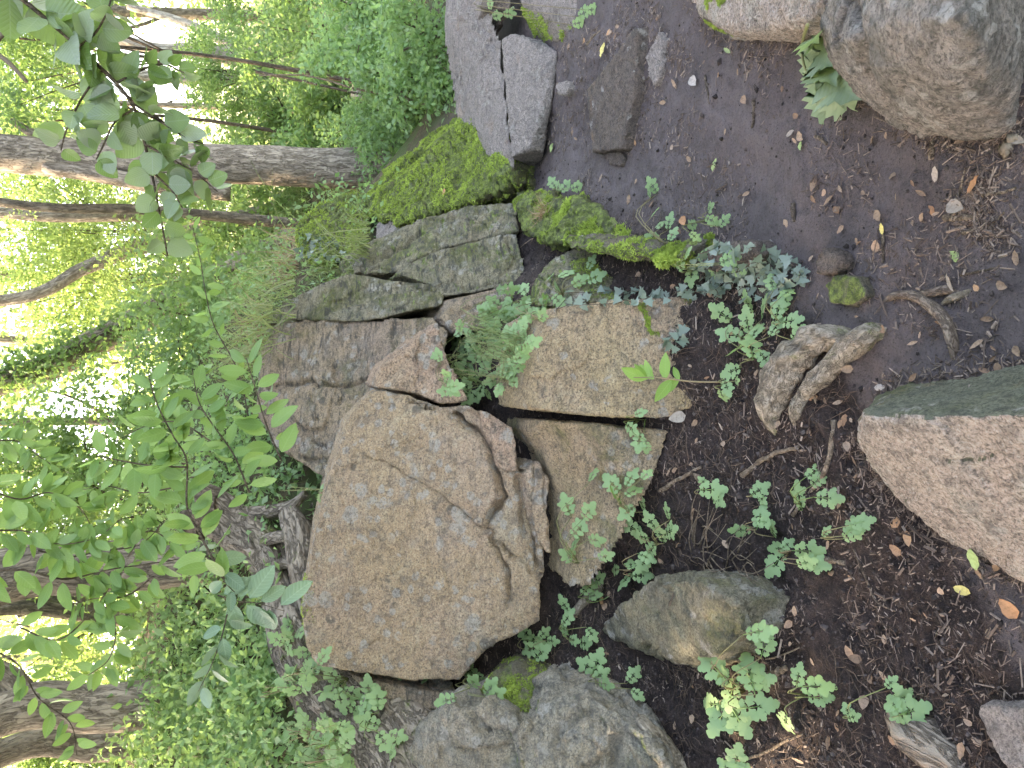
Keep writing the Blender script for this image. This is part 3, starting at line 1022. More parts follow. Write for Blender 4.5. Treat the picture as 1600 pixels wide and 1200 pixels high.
if np.mean(np.sum(fn * (fc - v.mean(0)), 1)) < 0:
    fn = -fn
side = (fn[:, 0] + 0.10 * fbm(fc * 9, 3, 4)) > 0.28
o = whole('boulder', v, q, M_front, 'pink granite boulder with a dark green mossy side in the foreground', 'boulder')
o.data.materials.append(M_frontside)
o.data.polygons.foreach_set('material_index', side.astype(np.int32))

h1 = [(1284, 40, .24), (1296, 95, .20), (1345, 150, .14), (1400, 190, .10), (1455, 212, .08), (1525, 216, .07), (1572, 200, .10), (1592, 140, .2), (1598, 60, .26), (1600, -120, .25), (1300, -140, .2)]
h1 = [Q(*p) for p in h1] + [Q(1360, 40, .40), Q(1450, 30, .46), Q(1520, 40, .46), Q(1400, 110, .36), Q(1480, 130, .38), Q(1540, 120, .34), Q(1460, -80, .45), Q(1320, 60, .34)]
h1 += [Q(1330, 60, -.05), Q(1420, 170, -.05), Q(1520, 195, -.05), Q(1570, 150, -.05), Q(1590, -100, -.05), Q(1330, -120, -.05)]
v, f = hull(np.array(h1))
rock('boulder', v, f, 'big rounded coarse grey granite boulder beside the plucked leafy sprig', 'boulder', M_coarse, 0.0065, 0.012, 62, smooth_it=8,
     cracks=[([(1328, -20), (1335, 40), (1345, 90), (1360, 125)], 7, .03), ([(1435, 105), (1455, 130), (1480, 150)], 4, .014), ([(1400, 140), (1412, 150)], 6, .012)])
i1 = [(1074, -20, .10), (1092, 22, .12), (1120, 40, .13), (1150, 50, .14), (1200, 50, .15), (1250, 40, .18), (1292, 20, .22), (1290, -150, .26), (1080, -150, .2)]
v, f = lump(i1, -.05, 1.0, extra=[Q(1100, 36, .02), Q(1150, 62, .02), Q(1205, 64, .02), Q(1285, 48, .02)])
o, v, q = rock('boulder', v, f, 'pinkish boulder with a mossy rim behind the coarse grey one', 'boulder', M_front, 0.008, 0.010, 63, smooth_it=3)
ROCKS['rim'] = (v, q)

# -- stones of the path
def flat_stone(rim, z, thick, label, mat, seed, voxel=0.006, amp=0.004, cat='stone', name='stone'):
    a = np.array([Q(x, y, z) for x, y in rim])
    b = a.copy()
    c = a.mean(0)
    b = c + (b - c) * 1.06
    b[:, 2] = z - thick
    n_ = len(a)
    fcs = [list(range(n_)), list(range(2 * n_ - 1, n_ - 1, -1))] + [[i, n_ + i, n_ + (i + 1) % n_, (i + 1) % n_] for i in range(n_)]
    return rock(name, np.vstack([a, b]), fcs, label, cat, mat, voxel, amp, seed, smooth_it=2)


flat_stone([(918, 140), (922, 190), (926, 236), (950, 234), (972, 232), (978, 200), (990, 140), (994, 46), (984, 52), (962, 85)], .075, .12, 'long flat five-sided stone set in the trodden path', M_flat, 71, cat='stone slab', name='stone_slab')
flat_stone([(1008, 88), (1012, 112), (1022, 131), (1030, 118), (1036, 62), (1028, 51)], .045, .08, 'small pointed grey stone beside the long flat path stone', M_ledge, 72)
flat_stone([(868, 134), (872, 146), (884, 148), (889, 138), (884, 128), (874, 129)], .075, .08, 'fist-sized pale stone in front of the layered ledge', M_ledge, 73, 0.005)
flat_stone([(950, 240), (952, 256), (970, 260), (976, 246), (968, 236)], .045, .08, 'small brown stone at the lower tip of the long flat path stone', M_flat, 74, 0.005)
flat_stone([(1268, 408), (1280, 394), (1310, 397), (1316, 412), (1300, 426), (1278, 424)], .05, .09, 'small dark grey stone at the edge of the ivy patch', M_flat, 75, 0.006, 0.007)
flat_stone([(1292, 445), (1305, 432), (1340, 436), (1354, 460), (1330, 478), (1300, 470)], .05, .09, 'low mossy stone in the soil above the twin roots', M_mossrock, 76, 0.006, 0.008)
flat_stone([(1088, 416), (1105, 386), (1140, 376), (1180, 376), (1188, 398), (1150, 416), (1110, 426)], .08, .12, 'brown half-buried stone among the ivy leaves', M_flat, 77, 0.007, 0.008)
flat_stone([(1528, 1110), (1545, 1100), (1600, 1105), (1680, 1120), (1680, 1230), (1600, 1230), (1560, 1180), (1540, 1140)], .05, .12, 'flat pale grey stone in the lowest corner of the soil', M_ledge, 78, 0.007, 0.006)

# -- layered ledge on the right
k1 = [(726, -90, 4.66), (727, 0, 4.62), (737, 60, 4.60), (744, 110, 4.58), (753, 165, 4.52), (760, 215, 4.46), (782, 272, 4.3), (808, 288, 4.12), (806, 262, 4.12), (797, 200, 4.16), (789, 120, 4.2), (784, 62, 4.24), (770, 30, 4.3), (765, -90, 4.34)]
v, f = slab(k1, 0.65, 1.0, -0.02)
rock('stone_slab', v, f, 'upper grey slab of the layered ledge against green undergrowth', 'stone slab', M_ledge, 0.009, 0.005, 81, smooth_it=2, cracks=[([(756, 40), (765, 70), (772, 110)], 3, .015), ([(758, 62), (764, 72)], 5, .02)])
k2 = [P(783, 62, 4.20), P(790, 130, 4.17), P(800, 245, 4.10), P(828, 232, 3.97), P(829, 150, 3.96), P(828, 95, 3.96), P(838, 62, 3.98), P(800, 52, 4.12)] + [Q(872, 80, .02), Q(864, 150, .02), Q(848, 236, .03), Q(845, 62, .05)]
k2 += [np.array([p[0], p[1] + 0.25, -0.05]) for p in k2[:8]]
v, f = hull(np.array(k2))
rock('stone_block', v, f, 'light-topped stone block with a dark brown front face on the ledge', 'stone block', M_ledge, 0.008, 0.007, 82)
k3 = [P(806, -60, 4.0), P(812, 0, 4.02), P(836, 36, 3.96), P(850, 48, 3.9), P(880, 40, 3.75), P(905, 5, 3.62), P(905, -60, 3.6)] + [Q(905, 48, .03), Q(925, 5, .02), Q(925, -60, .02), Q(870, 62, .03)]
k3 += [np.array([p[0], p[1] + 0.3, -0.05]) for p in k3[:7]]
v, f = hull(np.array(k3))
o, v, q = rock('stone_block', v, f, 'tilted smooth grey block leaning at the end of the ledge', 'stone block', M_ledge, 0.008, 0.008, 83)
ROCKS['ledgeend'] = (v, q)
k4 = [(764, -80, 4.3), (764, 8, 4.28), (785, 12, 4.22), (800, 20, 4.15), (800, -80, 4.12)]
v, f = hull_front(k4, 0.5, 0.95)
rock('stone', v, f, 'brown stone lump stuck between the ledge slab and the tilted block', 'stone', M_flat, 0.009, 0.014, 84)

# -- mossy hump and rubble
l1 = [P(764, 155, 4.75), P(735, 172, 5.2), P(700, 192, 5.6), P(655, 225, 6.1), P(612, 262, 6.5), P(590, 290, 6.5), P(560, 330, 6.0), P(620, 352, 5.1), P(700, 330, 4.65), P(755, 310, 4.35), P(790, 295, 4.15), P(800, 280, 4.1)]
l1 += [np.array([p[0], p[1] + 0.2, p[2] - 0.55]) for p in l1]
v, f = hull(np.array(l1))
o, v, q = rock('boulder', v, f, 'long inclined boulder covered in bright green moss below the thick trunk', 'boulder', M_mossbed, 0.014, 0.028, 91, smooth_it=3, freq=1.0, strata=0.045)
ROCKS['hump'] = (v, q)
l2 = [P(458, 372, 6.3), P(468, 345, 6.4), P(500, 318, 6.5), P(560, 300, 6.5), P(590, 318, 6.2), P(562, 352, 5.9), P(548, 392, 5.6), P(520, 412, 5.7), P(478, 408, 6.0)]
l2 += [np.array([p[0], p[1] + 0.3, p[2] - 0.5]) for p in l2]
v, f = hull(np.array(l2))
o, v, q = rock('boulder', v, f, 'moss-capped block at the upper end of the mossy ridge by the grass', 'boulder', M_mossbed, 0.014, 0.025, 92, smooth_it=3, strata=0.03)
ROCKS['cap'] = (v, q)
l3 = [P(586, 372, 5.5), P(592, 350, 5.5), P(612, 340, 5.4), P(632, 348, 5.2), P(630, 362, 5.1), P(606, 378, 5.3)]
l3 += [np.array([p[0], p[1] + 0.2, p[2] - 0.25]) for p in l3]
v, f = hull(np.array(l3))
rock('stone', v, f, 'pale pinkish stone sitting in the moss of the ridge', 'stone', M_ledge, 0.012, 0.012, 93, smooth_it=4)
m1 = [(796, 312, .24), (812, 300, .2), (850, 302, .15), (900, 318, .12), (955, 340, .08), (995, 368, .05), (960, 382, .12), (900, 380, .22), (850, 376, .26), (808, 360, .27)]
v, f = lump(m1, 0.0, 1.04)
o, v, q = rock('rock', v, f, 'low shaggy mossy rock between the path and the stepped slabs', 'rock', M_mossbed, 0.010, 0.028, 94, smooth_it=2, freq=1.6)
ROCKS['rubble'] = (v, q)
m2 = [(824, 476, 3.30), (834, 440, 3.30), (862, 408, 3.26), (900, 392, 3.18), (960, 390, 3.02), (1020, 398, 2.86), (1050, 425, 2.72), (1046, 456, 2.66), (1000, 468, 2.70), (900, 474, 2.92), (850, 480, 3.08)]
v, f = hull_front(m2, 0.4, 0.9, 0.1)
o, v, q = rock('boulder', v, f, 'rounded boulder with dark velvet moss on its face above the square block', 'boulder', M_slab, 0.009, 0.011, 95, smooth_it=3)
ROCKS['velvet'] = (v, q)
m4 = [(880, 372, .24), (920, 366, .20), (965, 368, .15), (1010, 380, .12), (1040, 392, .12), (1030, 404, .16), (985, 392, .20), (930, 386, .25), (890, 388, .28)]
v, f = lump(m4, 0.0, 1.03)
o, v, q = rock('rock', v, f, 'curved mossy ledge joining the shaggy rock and the tongue of rock', 'rock', M_mossrock, 0.009, 0.018, 97, smooth_it=2, freq=1.5)
ROCKS['arc'] = (v, q)
m3 = [(1010, 398, .16), (1060, 378, .10), (1094, 362, .06), (1100, 376, .06), (1060, 402, .14), (1030, 412, .17)]
v, f = lump(m3, 0.0, 1.03)
o, v, q = rock('rock', v, f, 'thin mossy tongue of rock pointing down at the path', 'rock', M_mossrock, 0.009, 0.014, 96)
ROCKS['tongue'] = (v, q)

# ------------------------------------------------------------------ what can be stood on
def _bvh():
    pts, pol, own, n = [], [], [], 0
    for k, (v_, q_) in enumerate(SOLID):
        pts.append(v_)
        pol.append(q_ + n)
        own.append(np.full(len(q_), k))
        n += len(v_)
    pts, pol = np.vstack(pts), np.vstack(pol)
    return BVHTree.FromPolygons(pts.tolist(), pol.tolist()), np.concatenate(own)


BVH, OWNER = _bvh()


def cast(x, y):
    """first solid surface on the sight line of photo pixel (x, y)"""
    d = norm(ray(x, y))
    h = BVH.ray_cast(Vector(ORIGIN), Vector(d), 60)
    if h[0] is None:
        return P(x, y, 6.0), np.array([0, 0, 1.0])
    n_ = np.array(h[1])
    if np.dot(n_, d) > 0:
        n_ = -n_
    return np.array(h[0]), n_


def hover(x, y, h):
    """point on the sight line h metres short of the surface"""
    p, n_ = cast(x, y)
    return p - norm(ray(x, y)) * h


def drop(x, y, top=1.2):
    h = BVH.ray_cast(Vector((x, y, top)), Vector((0, 0, -1)), 10)
    if h[0] is None:
        return None
    return np.array(h[0]), np.array(h[1]) * (1 if h[1].z > 0 else -1), int(OWNER[h[2]])


# ------------------------------------------------------------------ leaf shapes
def blade(width, n=7, fold=0.18, curl=0.15, wave=0.0, tip=1.0):
    """a leaf along +x: midrib plus two edges; width(t) is the half width"""
    t = np.linspace(0, 1, n)
    zc = -curl * t ** 2
    mid = np.stack([t, 0 * t, zc], 1)
    w = np.array([width(a) for a in t])
    l = np.stack([t - 0.05 * w, w, zc + fold * w + wave * np.sin(t * 17)], 1)
    r = np.stack([t - 0.05 * w, -w, zc + fold * w + wave * np.cos(t * 15)], 1)
    v_ = np.vstack([mid, l, r])
    f_ = []
    for i in range(n - 1):
        f_ += [[i, i + 1, n + i + 1], [i, n + i + 1, n + i], [i + 1, i, 2 * n + i], [i + 1, 2 * n + i, 2 * n + i + 1]]
    return v_, np.array(f_)


def fan(outline, zf=0.0):
    o_ = np.asarray(outline, float)
    c = o_.mean(0)
    r = np.linalg.norm(o_ - c, axis=1)
    v_ = np.vstack([[c[0], c[1], 0], np.column_stack([o_, zf * r])])
    n = len(o_)
    f_ = np.array([[0, 1 + i, 1 + (i + 1) % n] for i in range(n)])
    return v_, f_


def lobed_leaflet(cx, cy, ang, L, W, rs):
    """rounded, scalloped leaflet of greater celandine"""
    prof = [(0, .10), (.12, .30), (.25, .82), (.36, .96), (.44, .62), (.55, .70), (.66, .78), (.76, .46), (.86, .52), (.95, .34), (1.02, 0)]
    o_ = [(t * L, w * W * 0.5 * (0.9 + 0.2 * rs.random())) for t, w in prof] + [(t * L, -w * W * 0.5 * (0.9 + 0.2 * rs.random())) for t, w in prof[::-1][1:]]
    v_, f_ = fan(o_, -0.12)
    c, s = math.cos(ang), math.sin(ang)
    x = v_[:, 0] * c - v_[:, 1] * s + cx
    y = v_[:, 0] * s + v_[:, 1] * c + cy
    return np.stack([x, y, v_[:, 2]], 1), f_


def celandine(seed):
    rs = random.Random(seed)
    ch = [lobed_leaflet(.58, 0, 0, .44, .46, rs)]
    for t, L in ((.52, .36), (.30, .32), (.12, .22)):
        for sg in (1, -1):
            ch.append(lobed_leaflet(t, sg * .02, sg * (1.05 + rs.random() * .25), L * (0.9 + .2 * rs.random()), L * 0.85, rs))
    v_, f_ = tube_mesh([(0, 0, 0), (.3, 0, -.01), (.62, 0, -.005)], [.014, .012, .008], 3)
    ch.append((v_, f_))
    v_, f_ = join(ch)
    v_[:, 2] += -0.18 * v_[:, 0] ** 2 + 0.10 * np.abs(v_[:, 1]) * (seed % 3 - 1) + 0.02 * vnoise(v_ * 6, seed)
    return v_, f_


def ivy_shape(seed):
    rs = random.Random(seed)
    pts = [(0, .03), (.02, .30), (-.10, .48), (.20, .44), (.30, .30), (.50, .52), (.52, .26), (.72, .18), (1, 0)]
    o_ = pts + [(a, -b) for a, b in pts[::-1][1:]]
    v_, f_ = fan([(a + rs.uniform(-.02, .02), b + rs.uniform(-.02, .02)) for a, b in o_], 0.10)
    return v_, f_


def sycamore_shape(seed):
    rs = random.Random(seed)
    pts = [(0, .03), (-.02, .22), (.10, .40), (.16, .30), (.26, .50), (.34, .34), (.44, .47), (.52, .27), (.64, .33), (.70, .18), (.82, .19), (.88, .08), (1.05, 0)]
    o_ = pts + [(a, -b) for a, b in pts[::-1][1:]]
    v_, f_ = fan([(a + rs.uniform(-.02, .02), b + rs.uniform(-.02, .02)) for a, b in o_], 0.0)
    v_[:, 2] += 0.16 * np.abs(v_[:, 1]) - 0.25 * v_[:, 0] ** 2 + 0.05 * np.sin(v_[:, 0] * 9 + seed)
    return v_, f_


def roundw(a):
    return 0.43 * math.sin(math.pi * min(1, a) ** 0.72) ** 0.72 * (1 - 0.10 * a) + (0.012 if 0 < a < 1 else 0)


def ovalw(a):
    return 0.235 * math.sin(math.pi * a ** 0.92) ** 0.75


def lancew(a):
    return 0.17 * math.sin(math.pi * a ** 0.85) ** 0.9


def mesh_set(name, shapes, mat, smooth=True):
    return [mesh_np(name, v_, f_, mat, smooth) for v_, f_ in shapes]


ME_cel = mesh_set('leaf', [celandine(s) for s in range(5)], M_celandine)
ME_ivy = mesh_set('leaf', [ivy_shape(s) for s in range(3)], M_ivy)
ME_round = mesh_set('leaf', [blade(roundw, 11, .10, .12, .012), blade(roundw, 11, .28, .25, .012), blade(roundw, 11, .02, -.10, .015)], M_broad)
ME_oval = mesh_set('leaf', [blade(ovalw, 9, .12, .12), blade(ovalw, 9, .35, .25), blade(ovalw, 9, .05, -.1)], M_lance)
ME_glauc = mesh_set('leaf', [blade(lambda a: ovalw(a) * 1.12, 9, .15, .12, .01), blade(lambda a: ovalw(a) * 1.05, 9, .4, .2, .012)], M_glauc)
ME_point = mesh_set('leaf', [blade(lancew, 9, .15, .18), blade(lambda a: lancew(a) * 1.25, 9, .25, .10)], leaf_mat('shoot_leaf', (0.12, 0.24, 0.04), (0.19, 0.33, 0.07), (0.35, 0.5, 0.09), .4, .45, single=True, veins=.3))
ME_syc = mesh_set('leaf', [sycamore_shape(s) for s in range(3)], M_wilted)


def put_leaf(me_list, parent, pos, axis, nrm, size):
    o = bpy.data.objects.new('leaf', random.choice(me_list))
    COL.objects.link(o)
    o.parent = parent
    m = pose(pos, axis, nrm, size)
    m.translation -= parent.location
    o.matrix_local = m
    return o


def stems(parent, lines, r0, r1, mat, name='stem', seg=5, n=8):
    ch = []
    for ln in lines:
        p = spline(ln, n)
        ch.append(tube_mesh(p, np.linspace(r0, r1, n), seg))
    v_, f_ = join(ch)
    return part(name, v_, f_, mat, parent)


# ------------------------------------------------------------------ old gnarled trunk, trees
def trunk_geo(pts, seg=28, n=60, rough=0.05, seed=0, flare=0.0, knob=1.6):
    """pts rows: X, Y, Z, r"""
    s = spline(pts, n)
    p, r = s[:, :3], np.maximum(s[:, 3], 0.004)
    if flare:
        t = np.linspace(0, 1, n)
        r = r * (1 + flare * np.exp(-t * n * 0.10))
    v_, f_, c, off = tube(p, r, seg)
    rr = np.concatenate([np.repeat(r, seg), [0, 0]])
    ang = np.tile(np.arange(seg) * 2 * math.pi / seg, n)
    along = np.repeat(np.concatenate([[0], np.cumsum(np.linalg.norm(np.diff(p, axis=0), axis=1))]), seg)
    k_ = np.stack([np.cos(ang) * 2.2, np.sin(ang) * 2.2, along * knob], 1)
    d = rough * (0.8 * fbm(k_ * 0.8, 3, seed) + 0.5 * ridged(k_ * np.array([3.2, 3.2, 1.0]), 3, seed + 9))
    v_[:-2] += off * (d * rr[:-2])[:, None]
    q_ = np.stack([np.cos(ang), np.sin(ang)], 1) * np.repeat(r, seg)[:, None]
    bk = {'bx': np.append(q_[:, 0], [0, 0]), 'by': np.append(q_[:, 1], [0, 0]), 'bz': np.append(along, [0, along[-1]])}
    return v_, tris(v_, f_, c), bk


def foliage(centers, radii, per, leaf, rs, flat=0.6, droop=0.3):
    """leaf positions, axes and normals round a list of clump centres"""
    c = np.asarray(centers, float)
    r = np.broadcast_to(np.asarray(radii, float), (len(c),))
    k_ = np.repeat(np.arange(len(c)), per)
    d = norm(rs.normal(size=(len(k_), 3)))
    rad = r[k_] * rs.random(len(k_)) ** 0.45
    pos = c[k_] + d * rad[:, None] * np.array([1, 1, flat])
    ax = norm(d * 0.8 + rs.normal(size=pos.shape) * 0.7 + np.array([0, 0, -droop]))
    nr = norm(rs.normal(size=pos.shape) * 0.6 + np.array([0, 0, 0.9]))
    sz = leaf * (0.65 + 0.7 * rs.random(len(pos)))
    return pos, ax, nr, sz


FAR_LEAF = (np.array([[0, 0, 0], [.5, .27, .07], [1, 0, -.08], [.5, -.27, .07], [.5, 0, 0]], float), np.array([[0, 4, 1], [4, 2, 1], [0, 3, 4], [4, 3, 2]]))


def leaf_cloud(name, parent, centers, radii, per, leaf, mat, seed, flat=0.6, kind=None):
    rs = np.random.default_rng(seed)
    pos, ax, nr, sz = foliage(centers, radii, per, leaf, rs, flat)
    v_, f_ = scatter(FAR_LEAF[0], FAR_LEAF[1], pos, ax, nr, sz)
    var = np.repeat(rs.random(len(pos)), len(FAR_LEAF[0]))
    if parent is None:
        return v_, f_, var
    return part(name, v_, f_, mat, parent, True, {'var': var}, kind)


# crown meshes shared between trees: local, radius about 1
def crown_mesh(seed, clumps, per, leaf, mat, ell=(1, 1, .7), clump_r=.28):
    rs = np.random.default_rng(seed)
    d = norm(rs.normal(size=(clumps, 3)))
    c = d * (rs.random(clumps)[:, None] ** 0.4) * np.array(ell)
    pos, ax, nr, sz = foliage(c, clump_r * (0.6 + 0.8 * rs.random(clumps)), per, leaf, rs)
    v_, f_ = scatter(FAR_LEAF[0], FAR_LEAF[1], pos, ax, nr, sz)
    return mesh_np('crown', v_, f_, mat, True, {'var': np.repeat(rs.random(len(pos)), len(FAR_LEAF[0]))}), c


CROWN = [crown_mesh(200 + i, 46, 190, .040, M_far) for i in range(3)]
BUSH = [crown_mesh(300 + i, 40, 170, .060, M_mid, (1, 1, .85), .30) for i in range(3)]
NETTLE = [crown_mesh(400 + i, 40, 150, .075, M_nettle, (1, 1, .75), .30) for i in range(2)]


DENSE = crown_mesh(250, 95, 190, .062, M_far, (1, 1, .8), .34)  # denser crown for the added trees, made to stop sun leaks


def gz1(x, y):
    return float(ground_h(np.array([x]), np.array([y]))[0])


def add_crown(rt, me, center, scale, rot, name='crown'):
    o = bpy.data.objects.new(name, me)
    COL.objects.link(o)
    o.parent = rt
    o.location = Vector(center) - rt.location
    o.scale = scale
    o.rotation_euler = (0, 0, rot)
    return o


def limbs(center, scale, rot, clumps, start, r0, seed, count=10):
    rs = random.Random(seed)
    ch = []
    c, s = math.cos(rot), math.sin(rot)
    for q in rs.sample(list(clumps), min(count, len(clumps))):
        w = np.array([q[0] * c * scale[0] - q[1] * s * scale[1], q[0] * s * scale[0] + q[1] * c * scale[1], q[2] * scale[2]]) + center
        mid = (start + w) / 2 + np.array([0, 0, 0.15 * scale[2]])
        ch.append(tube_mesh(spline([start, mid, w], 7), np.linspace(r0, r0 * 0.2, 7), 5))
    return ch


def tree(label, pts, mat, crown_c=None, crown_s=2.0, idx=0, seed=0, group=None, name='tree', rough=0.06, flare=0.25, extra_branches=(), low=()):
    """pts rows (x, y, Y, r) in photo pixels; the last row carries on to the crown"""
    w = np.array([np.append(P(a, b, c), r) for a, b, c, r in pts])
    base = w[0, :3].copy()
    base[2] = min(base[2], gz1(base[0], base[1])) - 0.1
    w[0, :3] = base
    d = norm(w[-1, :3] - w[-2, :3])
    top = w[-1, :3] + d * 1.0 if crown_c is None else np.array(crown_c, float)
    w = np.vstack([w, np.append((w[-1, :3] + top) / 2 + d * 0.3, w[-1, 3] * 0.8), np.append(top, w[-1, 3] * 0.4)])
    rt = root(name, base, label, 'tree', group)
    v_, f_, bk_ = trunk_geo(w, seed=seed, rough=rough, flare=flare)
    part('trunk', v_, f_, mat, rt, var=bk_)
    rs = random.Random(seed)
    me, cl = CROWN[idx % 3]
    sc = (crown_s, crown_s, crown_s * 0.9)
    rot = rs.uniform(0, 6.28)
    add_crown(rt, me, top, sc, rot)
    ch = limbs(top, sc, rot, cl, w[-2, :3], w[-2, 3] * 0.5, seed)
    for br in extra_branches:
        b = np.array([np.append(P(a, b_, c), r) for a, b_, c, r in br])
        bv, bf, bk_ = trunk_geo(b, seg=12, n=24, seed=seed + 5, rough=rough)
        part('branch', bv, bf, mat, rt, var=bk_)
    v_, f_ = join(ch)
    part('limb', v_, f_, mat, rt)
    for (a, b_, c, rr) in low:
        add_crown(rt, CROWN[(idx + 1) % 3][0], P(a, b_, c), (rr, rr, rr * .7), rs.uniform(0, 6.28), 'low_foliage')
    return rt


tree('thick upright grey trunk rising behind the mossy boulder', [(640, 252, 8.6, .235), (560, 264, 8.8, .21), (300, 253, 9.0, .20), (0, 238, 9.2, .195)], M_bark, (3.0, 9.0, 11.5), 3.0, 0, 1,
     extra_branches=[[(360, 300, 8.9, .10), (250, 290, 8.9, .09), (150, 272, 9.0, .085), (70, 262, 9.1, .07)], [(130, 230, 9.1, .07), (60, 212, 9.3, .055), (20, 190, 9.5, .04)]])
tree('slender dark stem beside the thick grey trunk', [(470, 352, 10, .06), (230, 328, 10, .055), (0, 316, 10, .05)], M_barkdark, (3.2, 11.0, 10.5), 1.9, 1, 2)
tree('thin sun-warmed trunk just behind the slender dark stem', [(440, 345, 12.5, .11), (220, 336, 12.5, .10), (0, 330, 12.5, .09)], M_bark, (3.6, 13.5, 11.5), 2.6, 2, 3)
tree('crooked sunlit trunk leaning among the middle bushes', [(440, 320, 13.5, .13), (300, 362, 13.5, .13), (200, 392, 13.5, .12), (130, 420, 13.5, .10), (0, 470, 13.5, .09)], M_bark, (1.4, 14.5, 12.0), 2.8, 0, 4)
tree('ivy-clad trunk leaning hard to the upper edge of the view', [(470, 372, 11, .20), (400, 405, 11, .19), (290, 462, 11, .18), (150, 535, 11, .17), (0, 598, 11, .16)], M_bark, (-1.6, 11.5, 11.2), 3.0, 1, 5)
tree('dark upright trunk directly above the hollow stump', [(400, 862, 5.5, .17), (300, 876, 5.5, .165), (150, 888, 5.5, .165), (0, 902, 5.5, .165)], M_barkdark, (-2.2, 5.6, 5.6), 2.9, 2, 6)
tree('rough trunk at the far end of the leafy bank, forked at the top', [(260, 1100, 6.2, .17), (150, 1108, 6.2, .16), (0, 1116, 6.2, .155)], M_bark, (-3.8, 6.6, 6.4), 3.4, 0, 7,
     extra_branches=[[(45, 1100, 6.2, .10), (10, 1062, 6.3, .10), (-60, 1030, 6.4, .09), (-160, 1000, 6.6, .07)]])
tree('thinner pale trunk next to the forked one on the bank', [(260, 1160, 7.2, .12), (150, 1166, 7.2, .12), (0, 1178, 7.2, .11)], M_bark, (-5.0, 7.6, 6.8), 2.8, 1, 8)
tree('pale smooth multi-stemmed trunk in the bright clearing', [(480, 112, 15, .22), (440, 112, 15, .21), (400, 92, 15, .18), (300, 80, 15, .13), (180, 60, 15, .10)], M_barkpale, (9.0, 16.5, 12.5), 2.6, 2, 9,
     extra_branches=[[(440, 114, 15, .13), (330, 122, 15, .11), (220, 118, 15, .10), (100, 100, 15, .07)], [(400, 92, 15, .10), (300, 40, 15.3, .08), (200, 10, 15.6, .06)]])
tree('slim trunk seen through leaves behind the hollow stump', [(340, 985, 9, .09), (150, 960, 9, .085), (0, 950, 9, .08)], M_barkdark, (-3.0, 9.6, 6.5), 2.4, 0, 10,
     extra_branches=[[(150, 958, 9, .05), (110, 930, 9, .045), (30, 960, 9.2, .035)]])
# unseen trees added to keep the sun off the foreground
for i, (X, Y, H, S, lb) in enumerate(((-5.2, 3.6, 6.4, 3.2, 'added shade tree standing on the bank outside the left of the view'), (-7.5, 6.6, 8.6, 3.8, 'tall added shade tree higher up the bank outside the view'),
                                      (-3.6, 1.0, 6.0, 2.8, 'added unseen shade tree close beside the photographer on the bank'), (-9.5, 3.5, 9.0, 3.8, 'rearmost added shade tree on top of the bank outside the view'), (-5.5, 9.6, 8.2, 3.2, 'added unseen shade tree far up the wooded bank'), (-4.2, 4.4, 3.9, 2.2, 'low bushy added shade tree on the bank outside the view'), (-2.6, -0.6, 5.2, 2.6, 'added unseen shade tree behind the photographer'))):
    b = np.array([X, Y, gz1(X, Y) - .1])
    rt = root('tree', b, lb, 'tree', 'added shade trees on the bank')
    top = b + np.array([0.3, -0.2, H])
    w = np.array([[*b, .24], [*(b * .6 + top * .4 + np.array([.15, 0, 0])), .19], [*top, .08]])
    v_, f_, bk_ = trunk_geo(w, seed=40 + i, flare=.5)
    part('trunk', v_, f_, M_bark, rt, var=bk_)
    me, cl = CROWN[i % 3]
    add_crown(rt, me, top, (S, S, S * .8), i * 1.3)
    add_crown(rt, DENSE[0], top + np.array([.4, .3, -.6]), (S * .9, S * .9, S * .75), i * 2.1)
    v_, f_ = join(limbs(top, (S, S, S * .8), i * 1.3, cl, w[1, :3], .08, 60 + i))
    part('limb', v_, f_, M_bark, rt)

# ivy on the leaning trunk
_w = spline(np.array([P(440, 390, 10.75), P(290, 455, 10.75), P(150, 528, 10.75), P(0, 590, 10.75)]), 40)
_rs = np.random.default_rng(9)
_c = _w[_rs.integers(0, 40, 90)] + _rs.normal(size=(90, 3)) * 0.10
ivt = root('ivy', _w[0], 'dark ivy climbing the leaning trunk', 'ivy')
leaf_cloud('leaves', ivt, _c, .22, 26, .085, M_mid, 12, flat=1.0)
part('stem', *tube_mesh(_w, .02, 5), M_twig, ivt)

# the gnarled hollow trunk that bends round the left of the big boulder
old = root('old_trunk', P(640, 1120, 3.4), 'gnarled old trunk with a hollow stump curving round the big boulder', 'tree trunk')
w = [np.append(P(x, y, Y), r) for x, y, Y, r in ((334, 796, 4.75, .12), (372, 826, 4.66, .115), (418, 868, 4.5, .12), (448, 935, 4.28, .13), (474, 1010, 4.0, .15), (530, 1080, 3.72, .185), (600, 1150, 3.45, .22), (680, 1250, 3.15, .27), (740, 1360, 2.9, .28))]
v_, f_, bk_ = trunk_geo(np.array(w), seg=64, n=130, rough=0.22, seed=77)
part('trunk', v_, f_, M_oldbark, old, var=bk_)
SOLID.append((v_, np.column_stack([f_, f_[:, 2]])))
w2 = [np.append(P(x, y, Y), r) for x, y, Y, r in ((452, 800, 4.35, .05), (470, 840, 4.2, .075), (474, 900, 4.05, .07), (492, 960, 3.9, .06), (520, 1010, 3.75, .05))]
v_, f_, bk_ = trunk_geo(np.array(w2), seg=24, n=50, rough=0.3, seed=79)
part('root', v_, f_, M_oldbark, old, var=bk_)
w3 = [np.append(P(x, y, Y), r) for x, y, Y, r in ((600, 1090, 3.55, .05), (640, 1110, 3.42, .07), (690, 1130, 3.28, .06), (720, 1150, 3.2, .04))]
v_, f_, bk_ = trunk_geo(np.array(w3), seg=20, n=40, rough=0.3, seed=80)
part('root', v_, f_, M_oldbark, old, var=bk_)
